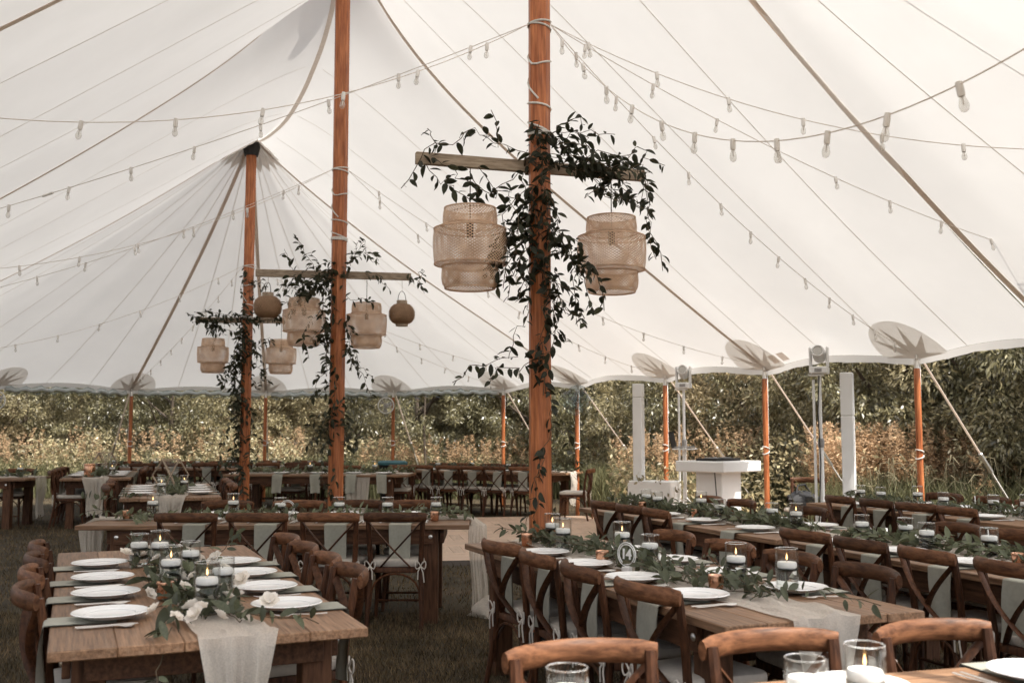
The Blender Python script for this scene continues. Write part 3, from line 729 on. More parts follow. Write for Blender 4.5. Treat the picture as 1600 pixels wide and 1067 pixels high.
string('bulb string falling steeply from the thick pole to the eave corner patch at right', off(T1, .08), S(1.75, .97)+Vector((0, 0, -.06)), .24, .50, .3)
string('upper bulb string crossing both poles to the upper left edge', off(T1, -.08), at_depth(-320, 135, 5.2), .42, .55, .35)
string('bulb string with an inline joint passing before the dark pole collar', off(T1, -.08), at_depth(-300, 405, 8.8), .12, .58, .45, .62)
string('bulb string from the four-lantern pole to the left edge, upper of two', off(T2, -.09), at_depth(-200, 425, 10.0), .35, .60, .4)
string('bulb string from the four-lantern pole to the left edge, lower of two', off(T2, -.09), at_depth(-250, 500, 12.3), .22, .62, .6)
string('bulb string from the four-lantern pole ending beside the tags sewn to the eave', off(T2, .09), S(4.3, .97)+Vector((0, 0, -.06)), .35, .62, .4)
string('bulb string from the four-lantern pole dipping behind the two pendants at centre', off(T2, .09), S(6.6, .97)+Vector((0, 0, -.06)), .40, .62, .5)
string('distant bulb string from the end pole to the left edge, upper of two', off(T3, -.08), at_depth(-150, 560, 14.5), .3, .6, .4)
string('distant bulb string from the end pole to the left edge, lower of two', off(T3, -.08), S(far_poles[3], .95)+Vector((0, 0, -.06)), .1, .6, .5)
string('distant bulb string from the end pole sloping behind the ball lantern', off(T3, .08), S(9.3, .97)+Vector((0, 0, -.06)), .30, .62, .4)
string('distant bulb string from the end pole to the far eave', off(T3, .08), S(far_poles[0], .97)+Vector((0, 0, -.06)), .2, .62, .6)
# ---------------------------------------------------------------- chairs
def chair_proto():
    t = thing('cross_back_chair', None, None)
    arc = lambda u, c=-.335, e=-.262: c+(e-c)*u*u
    # top rail: bent board, thick at the middle, rounded ends
    pts = []; rd = []
    for i in range(13):
        u = -1+2*i/12; pts.append((u*.232, arc(u), .833+.006*(1-u*u))); rd.append(.036 if abs(u) < .95 else .030)
    r = MB().tube(pts, rd, 10, flat=(.46, 1.0), up=(0, 0, 1)); r.build('top_rail', M_['chair_rail'], t)
    for s in (-1, 1):                                       # back posts run to the floor as rear legs
        MB().tube([(s*.205, -.275, 0), (s*.20, -.235, .2), (s*.19, -.205, .40), (s*.188, -.20, .47), (s*.196, -.215, .62), (s*.203, -.238, .76), (s*.205, -.25, .845)],
                  [.0155, .017, .019, .0195, .019, .0185, .0165], 8, flat=(.95, 1.1)).build('rear_leg', M_['chair'], t)
        MB().tube([(s*.205, .20, 0), (s*.195, .185, .22), (s*.185, .17, .43)], [.0145, .017, .019], 8).build('front_leg', M_['chair'], t)
    for s in (-1, 1):                                       # crossed bentwood straps of the back
        pts = []
        for i in range(11):
            u = i/10; x = s*(.198-.315*u); bow = -.045*math.sin(math.pi*u)
            pts.append((x, -.262+.052*u+bow+(.009*s), .80-.345*u))
        MB().tube(pts, .0165, 6, flat=(.42, 1.15), up=(0, -1, .15)).build('cross_strap', M_['chair'], t)
    def outline(w0, w1, y0, y1, n=6, r=.06):
        out = []
        for cx_, cy_, a0 in ((w1-r, y1-r, 0), (-w1+r, y1-r, 90), (-w0+r, y0+r, 180), (w0-r, y0+r, 270)):
            for k in range(n+1):
                a = R_(a0+90*k/n); out.append((cx_+r*math.cos(a), cy_+r*math.sin(a)))
        return out
    def slab(o, zs):
        m = MB(); n = len(o); vs = []
        for (sc, z) in zs: vs += [(x*sc, (y+.01)*sc-.01, z) for x, y in o]
        fs = [(i*n+k, i*n+(k+1) % n, (i+1)*n+(k+1) % n, (i+1)*n+k) for i in range(len(zs)-1) for k in range(n)]
        fs += [tuple(range(n-1, -1, -1)), tuple((len(zs)-1)*n+k for k in range(n))]
        return m.add(vs, fs)
    slab(outline(.19, .215, -.215, .205), [(.96, .415), (1, .42), (1, .452), (.98, .457)]).build('seat', M_['chair'], t)
    cu = slab(outline(.185, .21, -.20, .205), [(.96, .459), (1.0, .470), (1.0, .492), (.97, .503), (.80, .510)]).build('cushion', M_['cushion'], t)
    for s in (-1, 1):                                       # ties knotted round the back posts
        m = MB(); c = Vector((s*.19, -.228, .47)); rn = random.Random(4+s)
        for a0 in (.6, 2.5):
            m.tube([c+Vector((.045*math.cos(a0)*math.sin(q)*1.1, -.012*math.sin(q), .03*math.sin(2*q)+.012*math.sin(q))) for q in [math.pi*i/8 for i in range(9)]], .0045, 5)
        m.tube([c, c+Vector((.02*s, -.012, -.05)), c+Vector((.028*s, -.008, -.12))], .0045, 5)
        m.tube([c, c+Vector((-.018*s, -.012, -.04)), c+Vector((-.02*s, -.010, -.10))], .0045, 5)
        m.build('tie_bow', M_['tie'], cu)
    def arch(p, q, z0, z1, n=10):
        p, q = Vector(p), Vector(q)
        return [p.lerp(q, .5-.5*math.cos(math.pi*i/n))+Vector((0, 0, z0+(z1-z0)*math.sin(math.pi*i/n)**.6)) for i in range(n+1)]
    for a, b in (((-.188, .178, 0), (.188, .178, 0)), ((-.195, .18, 0), (-.195, -.21, 0)), ((.195, .18, 0), (.195, -.21, 0)), ((-.188, -.218, 0), (.188, -.218, 0))):
        MB().tube(arch(a, b, .17, .41), .0085, 6).build('arched_brace', M_['chair'], t)
    MB().tube([(-.198, .19, .15), (.198, .19, .15)], .009, 6).build('stretcher', M_['chair'], t)
    return Proto(t)
CHAIR = chair_proto()

# ---------------------------------------------------------------- tables
def table(label, x, y, rz, L=3.05, W=1.0, planks=5):
    t = thing('farm_table', label, 'table', 'wooden farm tables', (x, y, 0), rz)
    pw = W/planks; rnd = random.Random(int(x*100+y*10))
    key = (round(L, 2), round(W, 2))
    if key not in TM:
        TM[key] = (MB().box((0, 0, 0), (L, pw-.0016, .036)).mesh('plank', M_['plank'], False, .004),
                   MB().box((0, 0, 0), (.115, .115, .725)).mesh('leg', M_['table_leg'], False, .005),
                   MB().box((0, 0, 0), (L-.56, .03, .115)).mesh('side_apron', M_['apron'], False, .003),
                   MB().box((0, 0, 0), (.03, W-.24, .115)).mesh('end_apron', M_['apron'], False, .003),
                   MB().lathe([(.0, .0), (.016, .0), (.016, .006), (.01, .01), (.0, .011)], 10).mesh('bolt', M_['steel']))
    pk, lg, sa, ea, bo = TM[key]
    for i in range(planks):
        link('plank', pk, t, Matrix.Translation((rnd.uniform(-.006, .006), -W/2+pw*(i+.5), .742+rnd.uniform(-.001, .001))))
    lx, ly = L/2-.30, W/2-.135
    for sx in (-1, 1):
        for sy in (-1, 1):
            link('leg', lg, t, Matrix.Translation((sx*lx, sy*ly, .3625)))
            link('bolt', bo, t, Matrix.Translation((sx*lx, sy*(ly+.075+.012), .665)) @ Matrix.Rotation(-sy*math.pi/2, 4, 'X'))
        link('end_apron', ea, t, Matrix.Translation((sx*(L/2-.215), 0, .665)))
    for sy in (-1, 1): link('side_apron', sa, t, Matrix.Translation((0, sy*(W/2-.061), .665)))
    return t
TM = {}
TOP = .762
plate_p = thing('dinner_plate', None, None)
MB().lathe([(.0, .004), (.075, .004), (.08, 0), (.09, .002), (.095, .008), (.138, .019), (.142, .021), (.138, .024), (.098, .0135), (.092, .0105), (.0, .0105)], 36).build('dish', M_['plate'], plate_p)
pr_ = MB(); hoop(pr_, .093, .0135, .0016); pr_.build('well_ring', M_['plate'], plate_p)
PLATE = Proto(plate_p)
def napkin_mesh(seed):
    rnd = random.Random(seed); m = MB(); w = .085; prof = [(.02, .004), (-.08, .004), (-.20, .005)]  # y runs outward: 0 = plate centre, edge at -.21
    for k in range(1, 6): a = k/5*math.pi/2; prof.append((-.222-.012*math.sin(a), .005-.012*(1-math.cos(a))))
    for k in range(1, 7): prof.append((-.235-.004*math.sin(k), -.007-.048*k))
    vs = []; nx = 9; a1, a2, ph = rnd.uniform(.002, .006), rnd.uniform(-.02, .02), rnd.uniform(0, 6)
    for j, (y, z) in enumerate(prof):
        hang = max(0, (-z)/.3)
        for i in range(nx):
            u = -1+2*i/(nx-1); fold = a1*hang*3*math.sin(u*4+ph)
            vs.append((u*w*(1-.10*hang)+a2*hang, y+fold-(.012*hang if abs(u) > .8 else 0), z-.006*hang*math.cos(u*3+ph)))
    n = len(prof)
    m.add(vs, [(j*nx+i, j*nx+i+1, (j+1)*nx+i+1, (j+1)*nx+i) for j in range(n-1) for i in range(nx-1)])
    vs2 = [(x, y+.004 if z < -.004 else y, z-.0035 if z > -.004 else z) for x, y, z in vs]
    m.add(vs2, [(j*nx+i, (j+1)*nx+i, (j+1)*nx+i+1, j*nx+i+1) for j in range(n-1) for i in range(nx-1)])
    return m.mesh('napkin', M_['napkin'])
NAP = [napkin_mesh(s) for s in range(5)]
def knife_mesh():
    return MB().tube([(0, -.105, .004), (0, -.01, .004), (0, 0, .004), (0, .03, .004), (0, .09, .004), (0, .112, .004)], [.0075, .0085, .008, .011, .011, .003], 8, flat=(1, .35), up=(0, 0, 1)).mesh('table_knife', M_['steel'])
def spoon_mesh():
    return MB().tube([(0, -.10, .005), (0, -.05, .004), (0, .03, .006), (0, .045, .006), (0, .065, .004), (0, .085, .005), (0, .10, .008)], [.008, .006, .0045, .010, .020, .020, .005], 10, flat=(1, .28), up=(0, 0, 1)).mesh('table_spoon', M_['steel'])
def fork_mesh():
    m = MB().tube([(0, -.105, .005), (0, -.05, .004), (0, .02, .008), (0, .035, .008), (0, .05, .005), (0, .06, .005)], [.0085, .006, .0045, .009, .0135, .0135], 8, flat=(1, .3), up=(0, 0, 1))
    for i in range(4): m.tube([(-.009+.006*i, .058, .005), (-.009+.006*i, .085, .007), (-.009+.006*i, .10, .011)], [.0022, .002, .001], 4)
    return m.mesh('table_fork', M_['steel'])
KN, SP, FK = knife_mesh(), spoon_mesh(), fork_mesh()
# candle vase
M_['glass_rim'] = pm('glass_rim', (.9, .92, .92), .05, .02, 4, ovar=0, spec=.8); M_['glass_rim'].node_tree.nodes['Principled BSDF'].inputs['Transmission Weight'].default_value = .9
def vase_proto(h, r, level, lit=True):
    t = thing('candle_vase', None, None)
    MB().lathe([(0, 0), (r-.003, 0), (r, .004), (r, h-.002), (r-.002, h), (r-.004, h-.002), (r-.004, .012), (0, .012)], 28).build('glass', M_['glass'], t)
    rm = MB(); hoop(rm, r-.002, h, .0014, 28); rm.build('rim', M_['glass_rim'], t)
    MB().lathe([(0, .0135), (r-.0055, .0135), (r-.0055, level), (0, level)], 24).build('water', M_['water'], t)
    c = MB().lathe([(0, level-.014), (r*.60, level-.012), (r*.85, level+.004), (r*.87, level+.018), (r*.80, level+.026), (r*.3, level+.026), (0, level+.0255)], 24).build('candle', M_['wax'], t)
    MB().tube([(0, 0, level+.024), (.001, 0, level+.036)], .0012, 5).build('wick', M_['black'], c)
    if lit: MB().lathe([(.0, level+.034), (.003, level+.038), (.0042, level+.044), (.0025, level+.054), (.0003, level+.063)], 8).build('flame', M_['flame'], c)
    return Proto(t)
VASE = [vase_proto(.20, .05, .115), vase_proto(.17, .05, .10, False), vase_proto(.23, .05, .145)]
vt = thing('votive_cup', None, None)
MB().lathe([(0, 0), (.028, 0), (.031, .004), (.037, .07), (.036, .074), (.034, .07), (.028, .012), (0, .012)], 20).build('cup', M_['copper'], vt)
MB().lathe([(0, .012), (.0275, .012), (.031, .045), (0, .046)], 16).build('wax', M_['wax'], vt)
VOT = Proto(vt)
# number sign: clear disc with white rings on a small foot
ns = thing('table_number', None, None)
MB().lathe([(0, -.0015), (.062, -.0015), (.062, .0015), (0, .0015)], 36).build('disc', M_['glass'], ns)
for rr_ in (.060, .050): h_ = MB(); hoop(h_, rr_, 0, .003); h_.build('ring', M_['white'], ns)
for c in list(ns.children): c.matrix_local = Matrix.Translation((0, 0, .085)) @ Matrix.Rotation(math.pi/2, 4, 'X')
MB().box((0, 0, .012), (.05, .03, .024)).build('foot', M_['white'], ns, False, .003)
SIGN = Proto(ns)

def runner(label, T, L, W, ends, rw=.34, hang=.55, seed=1, twist=0, shift=0):
    """gauze runner down a table, falling over the ends listed (-1 near, 1 far)"""
    rnd = random.Random(seed); o = MB(); path = []
    x0, x1 = -L/2-.012, L/2+.012
    nx = 60; ph = [rnd.uniform(0, 6) for _ in range(6)]
    if -1 in ends:
        for k in range(12, 0, -1): path.append((x0-.012-.02*math.sin(k*.5+ph[0])*k/12, -hang*k/12, k/12))
    for i in range(nx+1): path.append((x0+(x1-x0)*i/nx, 0, 0))
    if 1 in ends:
        for k in range(1, 13): path.append((x1+.012+.02*math.sin(k*.5+ph[0])*k/12, -hang*k/12, k/12))
    nw = 41; vs = []
    for j, (x, z0, hg) in enumerate(path):
        cen = shift+.03*math.sin(x*2.1+ph[1]); wd = rw*(1+.10*math.sin(x*5+ph[2])+.05*math.sin(x*17+ph[3])-.16*min(1, hg*2.5))
        for i in range(nw):
            u = -1+2*i/(nw-1); rip = math.sin(u*6+2.2*math.sin(u*3+ph[2])+ph[3]+x*.8+1.4*math.sin(hg*4+ph[5]))*.6+math.sin(u*13+1.7*math.sin(u*5+hg*3)+ph[4])*.3+math.sin(u*27+ph[1]+hg*6)*.13
            if hg > 0:
                tw = twist*min(1, .6+hg*1.5); sg = 1 if x > 0 else -1; am = .034*rip*min(1, hg*3); z = z0*(1+.035*math.sin(u*9+ph[0])+.02*math.sin(u*23+ph[2])); g_ = (1-.25*min(1, hg*2))
                vs.append((x+sg*(am*math.cos(tw)+abs(math.sin(tw))*wd*.25)+u*wd/2*g_*math.sin(tw), cen+u*wd/2*g_*math.cos(tw)+am*math.sin(tw), TOP+.004+z+.006*rip*(1-hg)))
            else: vs.append((x+.01*math.sin(u*7+ph[5]), cen+u*wd/2*(1+.05*math.sin(x*11+u)), TOP+.004+.02*max(0, rip*.8+.35*math.sin(x*14+ph[0]+u*5)+.3*math.sin(x*31+u*9))))
    n = len(path)
    o.add(vs, [(j*nw+i, j*nw+i+1, (j+1)*nw+i+1, (j+1)*nw+i) for j in range(n-1) for i in range(nw-1)])
    ob = o.build('table_runner', M_['gauze']); tag(ob, label, 'table runner', 'gauze table runners'); ob.matrix_world = T.copy(); return ob
def flower(rnd):
    m = MB()
    for ring, (n, tilt, l) in enumerate(((6, .35, .042), (5, .95, .032))):
        for k in range(n):
            a = 2*math.pi*k/n+ring*.5+rnd.uniform(-.15, .15); c, s_ = math.cos(a), math.sin(a); vs = []
            for i in range(4):
                u = i/3; r = l*(math.cos(tilt)*u+.1); z = l*math.sin(tilt)*u*(1.15-.2*u); w = .022*math.sin(math.pi*(u*.8+.12))
                for q in (-1, 0, 1): vs.append((r*c-q*w*s_, r*s_+q*w*c, z+abs(q)*.006))
            m.add(vs, [(3*i+q, 3*i+q+1, 3*i+q+4, 3*i+q+3) for i in range(3) for q in (0, 1)])
    return m.mesh('flower', M_['petal'])
FLOWER = [flower(random.Random(i)) for i in range(3)]
def garland(label, T, L, strands, size, single, seed, flowers=0, spill=None, x0=None, x1=None):
    rnd = random.Random(seed); t = thing('leaf_garland', label, 'garland', 'greenery garlands on the tables'); t.matrix_world = T.copy()
    st = MB(); ms = []; a = -L/2+.1 if x0 is None else x0; b = L/2-.1 if x1 is None else x1
    for k in range(strands):
        x = a+rnd.uniform(0, .25); 
        while x < b:
            ln = rnd.uniform(.3, .55); y0, y1 = rnd.gauss(0, .075), rnd.gauss(0, .095)
            path = strand((x, y0, TOP+.03), (min(x+ln, b+.1), y1, TOP+.035+abs(rnd.gauss(0, .03))), .022, 7, 0, rnd)
            for p in path: p.z = max(p.z, TOP+.018)
            st.tube(path, .0022, 4, cap=False); ms += vine_leaves(path, .042, size, rnd, .9, -.15); x += ln*.8
    for sp in spill or []:
        path = strand(sp[0], sp[1], .02, 7, sp[2], rnd); st.tube(path, .0022, 4, cap=False); ms += vine_leaves(path, .035, size, rnd, .9, .3)
    fixed = []
    for M in ms:                                             # keep leaf tips above the table
        tip = M @ Vector((1, 0, 0))
        if abs(M.translation.x) < L/2 and tip.z < TOP+.006: M = Matrix.Translation((0, 0, TOP+.008-tip.z)) @ M
        fixed.append(M)
    st.build('stem', M_['stem'], t)['kind'] = 'stuff'; rnd.shuffle(fixed)
    for i, M in enumerate(fixed[:single]): link('leaf', GLEAF[i % 3], t, M)
    if len(fixed) > single: joined('foliage', fixed[single:], GLEAF, M_['garland'], t)
    for k in range(flowers):
        x = rnd.uniform(a, b*.6); y = rnd.gauss(0, .10)
        link('flower', FLOWER[k % 3], t, Matrix.Translation((x, y, TOP+.035+rnd.uniform(0, .04))) @ Matrix.Rotation(rnd.uniform(-.8, .8), 4, 'X') @ Matrix.Rotation(rnd.uniform(-.8, .8), 4, 'Y') @ Matrix.Scale(rnd.uniform(.55, .95), 4))
    return t

def W2(T, x, y, z=0): return T @ Vector((x, y, z))
def dress(phrase, x, y, deg, L=3.05, W=1.0, ends=('near', 'far'), sides=('left', 'right'), chairs=((), ()), seats=((), ()), back=(.14, .14), vases=(), votives=(),
          cut=True, run=None, gar=None, sign=None, table_label=None, planks=5, from_='near', run_kw=None, gar_kw=None, skip_plates=False):
    """one table with all that stands on and round it; local +x runs along it, sides are +y then -y"""
    rz = R_(deg); T = Matrix.Translation((x, y, 0)) @ Matrix.Rotation(rz, 4, 'Z')
    table(table_label or f'long wooden farm table, the {phrase}', x, y, rz, L, W, planks)
    end = {'near': 'from near end', 'left': 'from left'}[from_]
    rnd = random.Random(int(abs(x*31+y*17)))
    for si, sgn in ((0, 1), (1, -1)):
        side = sides[si]
        for i, cx_ in enumerate(sorted(chairs[si])):
            p = W2(T, cx_+rnd.uniform(-.015, .015), sgn*(W/2+back[si]-.30))
            CHAIR.new(f'cross-back chair {ORD[i]} {end}, {side} side, {phrase}', 'chair', 'cross-back dining chairs', (p.x, p.y, 0), rz+(math.pi if sgn > 0 else 0)+rnd.uniform(-.11, .11))
        for i, cx_ in enumerate(sorted(seats[si])):
            rr = rz+(math.pi if sgn > 0 else 0); where = f'{ORD[i]} {end}, {side} side, {phrase}'
            j = rnd.uniform(-.012, .012)
            p = W2(T, cx_+j, sgn*(W/2-.21), TOP)
            PLATE.new(f'white china plate {where}', 'plate', 'white dinner plates', (p.x, p.y, p.z+.0095), rr+rnd.uniform(0, 3))
            n = link('napkin', NAP[rnd.randrange(5)]); n.location = (p.x, p.y, p.z+.001); n.rotation_euler = (0, 0, rr); tag(n, f'sage green napkin {where}', 'napkin', 'sage napkins draped over the table edges')
            if cut:
                for nm, me, dx, rot in (('table_knife', KN, .165, 0), ('table_spoon', SP, .19, rnd.uniform(-.25, .1)), ('table_fork', FK, -.17, rnd.uniform(-.15, .15))):
                    q = W2(T, cx_+j+dx*(-1 if sgn > 0 else 1), sgn*(W/2-.19), TOP)
                    k = link(nm, me); k.location = (q.x, q.y, q.z+.003); k.rotation_euler = (0, 0, rr+rot)
                    tag(k, f'steel {nm.split("_")[1]} {where}', nm.split('_')[1], 'steel cutlery beside the plates')
    for i, (vx, vy, kind) in enumerate(sorted(vases)):
        p = W2(T, vx, vy, TOP+.002); VASE[kind].new(f'glass vase with floating candle {ORD[i]} {end}, {phrase}', 'candle vase', 'floating candle vases', tuple(p), rnd.uniform(0, 3))
    for i, (vx, vy) in enumerate(sorted(votives)):
        p = W2(T, vx, vy, TOP+.002); VOT.new(f'small copper votive cup {ORD[i]} {end} of {phrase}', 'votive cup', 'copper votive cups', tuple(p), rnd.uniform(0, 3))
    if run is not None: runner(f'cream gauze runner along {phrase}', T, L, W, run, seed=int(abs(x*7+y*3)), **(run_kw or {}))
    if gar is not None: garland(f'green leaf garland lying along {phrase}', T, L, gar[0], gar[1], gar[2], seed=int(abs(x*5+y*9)), **(gar_kw or {}))
    if sign:
        p = W2(T, sign[0], sign[1], TOP+.004); SIGN.new(f'round clear table number with white rings on {phrase}', 'table number', 'round table numbers', tuple(p), sign[2])
    return T

std = [(-1.2, .05, 0), (-.75, -.08, 1), (-.3, .06, 0), (.2, -.05, 1), (.65, .07, 0), (1.1, -.03, 1)]
# near, lower left
TA = dress('lower left flower table', -1.605, 4.99, 113.2, 2.96, 1.08, chairs=([-.66, -.09, .48, 1.05], [-.62, -.12, .38, .88]), seats=([-.95, -.42, .11, .66], [-1.0, -.5, -.02, .46]), back=(.10, .17),
      vases=[(-.98, -.02, 0), (-.60, -.13, 1), (-.33, .06, 0), (.12, -.07, 1), (.43, .05, 0), (.62, .14, 1)], votives=[(-.55, .10), (.9, 0)], run=(-1,), gar=(6, .066, 200),
      run_kw=dict(rw=.25, hang=.62, shift=-.07), gar_kw=dict(flowers=34, x0=-1.40, x1=1.0, spill=[((-1.35, .14, .79), (-1.62, .20, .62), 0), ((-1.2, -.1, .80), (-1.45, -.36, .79), -.02), ((.5, -.25, .79), (.75, -.42, .95), -.03)]))
# table numbered 14
TB = dress('table numbered 14', .677, 5.42, 111.3, 3.0, .935, chairs=([-1.02, -.47, .06, .62], [-1.0, -.45, .10, .68]), seats=([-.95, -.40, .15, .68], [-.95, -.42, .12, .65]), back=(.12, .16),
      vases=[(-.98, -.19, 0), (-.72, -.10, 0), (.02, -.06, 1), (.45, -.12, 0), (.78, .10, 0), (1.12, .02, 0)], votives=[(-.80, .06), (1.2, .16), (.22, .12)], run=(-1,), gar=(7, .062, 220), sign=None,
      run_kw=dict(rw=.34, hang=.60), gar_kw=dict(x0=-1.2, x1=1.35, spill=[((-1.1, -.05, .80), (-1.55, -.22, .80), -.03), ((1.2, .1, .79), (1.45, .28, .88), -.02)]))
# crosswise behind the lower left table
TE = dress('crosswise table beside the dance floor', -1.84, 8.42, 1.5, 3.0, 1.0, sides=('far', 'near'), from_='left', chairs=([-.66, -.02, .50, .98], [-.60, -.06, .47, .96]), seats=([-.66, -.1, .45, .98], [-.60, -.06, .47, .96]), back=(.14, .22),
      vases=[(-1.1, .08, 0), (-.45, .10, 0), (-.05, .02, 1), (.42, .08, 1), (.82, .05, 1), (1.22, .06, 1)], votives=[(-1.28, .0), (1.22, -.22)], run=(-1, 1), gar=(4, .065, 80), sign=(.0, .05, .3),
      run_kw=dict(rw=.21, hang=.74, twist=1.25), gar_kw=dict(spill=[((-1.35, 0, .79), (-1.68, .1, .80), -.03), ((-1.0, -.1, .78), (-1.1, -.42, .56), 0)]))
# two tables in line before the console
dress('table before the DJ console', 1.64, 8.46, 111.5, 3.05, .98, chairs=([-.12, .36, .84], [-.45, .5, 1.0]), seats=([-1.0, -.3, .3, .85], [-1.0, -.45, .5, 1.0]), back=(.12, .15),
      vases=[(-1.15, .04, 0), (-.7, -.08, 1), (-.2, .06, 1), (.3, -.08, 0), (.85, .03, 1), (1.2, -.05, 1)], votives=[(.1, .1), (1.0, .1)], run=(1,), gar=(8, .075, 80))
dress('right edge table behind number 14', 2.76, 5.50, 109.5, 3.05, .98, chairs=([-.45, .10, .66, 1.22], [.62, 1.20]), seats=([-.40, .12, .66, 1.2], [.1, .62, 1.2]), back=(.13, .15),
      vases=[(-.1, .05, 0), (.35, -.05, 1), (.72, .06, 1), (1.05, -.07, 1), (1.32, .05, 1)], votives=[(.0, .1)], run=(), gar=(6, .07, 100), sign=(.45, -.14, 1.2))
# bottom right corner, mostly below the frame
TD = dress('bottom right corner table', 1.50, 2.72, 15.6, 3.0, 1.0, sides=('far', 'near'), from_='left', chairs=([-1.17, -.57, .02], []), seats=([-1.1, -.50, .10, .75], [-.6, .0]), back=(.15, .15),
      vases=[(-1.40, .09, 1), (-.815, .03, 1), (-.67, .0, 0), (.6, .05, 0)], votives=[], run=(), gar=(2, .07, 60), gar_kw=dict(x0=.1, x1=1.3))
# by the light stands
dress('table by the white light stands', 3.92, 9.1, 109.6, 3.05, .98, chairs=([-.62, -.13, .36, .85], [-.3, .25, .8]), seats=([-.62, -.1, .4, .85], [-.3, .25, .8]), back=(.12, .15),
      vases=[(-.8, .05, 0), (-.35, -.06, 1), (.1, .06, 1), (.55, -.05, 0), (.95, .04, 1), (1.3, 0, 1)], votives=[], run=(1,), gar=(5, .065, 0), sign=(-.1, -.1, 1.2))
# behind the crosswise table
TG = dress('table with the geometric lantern', -4.16, 12.55, 109, 3.05, 1.05, chairs=([-.9, -.45, .15, .7], [-.9, -.4, .1, .6]), seats=([-1.0, -.5, 0, .5], [-1.0, -.5, 0, .5]), back=(.16, .16), cut=False,
      vases=[(-1.2, .1, 0), (-.7, -.15, 0), (.2, .1, 1), (.9, -.05, 1)], votives=[], run=(-1,), gar=(3, .09, 0), gar_kw=dict(spill=[((-1.4, .3, .8), (-1.5, .9, .5), 0)]))
TH = dress('far table with the copper lamp', -6.75, 17.0, 108, 3.05, 1.0, chairs=([-1.1, -.55, 0, .6], [-.9, -.4, .1, .6]), seats=([-1.0, -.5, 0, .5], [-1.0, -.5, 0, .5]), back=(.16, .16), cut=False,
      vases=[(-.9, -.2, 0), (-.3, .1, 1), (.4, 0, 1)], votives=[], run=(-1,), gar=(3, .1, 0))
dress('rear table next to the meadow', -6.6, 20.0, 2, 3.05, 1.0, sides=('far', 'near'), from_='left', chairs=([-1.0, -.4, .2, .8], [-1.0, -.4, .2, .8]), seats=([-1.0, -.4, .2, .8], [-1.0, -.4, .2, .8]), cut=False,
      vases=[(-1.1, 0, 0), (-.3, 0, 1), (.5, 0, 1), (1.2, 0, 0)], run=(1,), gar=(2, .1, 0))
dress('draped table at the far left edge', -8.85, 15.9, 3, 3.05, 1.0, sides=('far', 'near'), from_='left', chairs=([-.3, .4, 1.0], [-.5, .2]), seats=([-.3, .4, 1.0], [-.4, .3]), cut=False,
      vases=[(.2, 0, 2), (.8, 0, 0), (1.2, .1, 0)], run=(1,), gar=(2, .1, 0), run_kw=dict(rw=.45, hang=.6))
dress('far table with side-hung runner', -3.2, 17.35, -3, 3.05, 1.0, sides=('far', 'near'), from_='left', chairs=([-.6, .4, 1.25], []), seats=([-.6, 0, .6, 1.1], [-.6, 0, .6, 1.1]), cut=False,
      vases=[(-.2, 0, 0), (.3, .1, 1), (.9, 0, 0)], run=(), gar=(3, .1, 0))
dress('rear table behind the end pole', -4.7, 20.4, 2, 3.05, 1.0, sides=('far', 'near'), from_='left', chairs=([-1.0, -.2, .5, 1.1], [-1.1, -.55, 0, .55, 1.1]), seats=([-1.0, -.4, .2, .8], [-1.1, -.55, 0, .55, 1.1]), cut=False,
      vases=[(-.9, 0, 1), (0, 0, 1), (.9, 0, 1)], run=(), gar=(2, .1, 0))
dress('far table beyond the dance floor', -.45, 18.45, -25, 3.3, 1.0, sides=('far', 'near'), from_='left', chairs=([-1.3, -.8, -.2, .3], [-1.45, -.98, -.5, -.02, .46, .94]), seats=([-1.2, -.6, 0, .6], [-1.4, -.95, -.5, -.02, .46, .94]), cut=False,
      vases=[(-1.0, 0, 1), (-.3, 0, 0), (.4, .05, 1), (1.0, 0, 0)], run=(1,), gar=(3, .1, 0))
# a gauze strip falling over the side of the far table
_m = MB(); vs = []
for j in range(20):
    for i in range(15):
        u = -1+2*i/14
        if j < 7: vs.append((u*.21, -.50+.06*(6-j)+.0, .769+.004*math.sin(u*15)))
        else: vs.append((u*.21*(1-.02*(j-7)), -.512-.012*math.sin(u*15+1)*min(1, (j-6)/3), .766-.052*(j-6)))
_m.add(vs, [(j*15+i, j*15+i+1, (j+1)*15+i+1, (j+1)*15+i) for j in range(19) for i in range(14)])
o = _m.build('table_runner', M_['gauze']); o.location = (-2.5, 17.35, 0); o.rotation_euler = (0, 0, R_(-3)); tag(o, 'cream gauze strip falling over the side of the far table past the poles', 'table runner', 'gauze table runners')
# crumpled runner end on the grass by the dance floor
_m = MB(); rn = random.Random(2)
ring = []
for j in range(9):
    for i in range(18):
        a = 2*math.pi*i/18; b = math.pi*j/8*.5; r = .14*math.cos(b)*(1+.25*math.sin(3*a+j)+.12*math.sin(7*a)); ring.append((r*math.cos(a)*1.1, r*math.sin(a)*.7, .13*math.sin(b)*(1+.3*math.sin(2*a))))
_m.add(ring, [(j*18+i, j*18+(i+1) % 18, (j+1)*18+(i+1) % 18, (j+1)*18+i) for j in range(8) for i in range(18)])
o = _m.build('crumpled_cloth', M_['gauze']); p = W2(TE, 1.66, -.12, 0); o.location = (p.x, p.y, .004); tag(o, 'crumpled cream gauze heap on the grass below the crosswise table end', 'cloth')
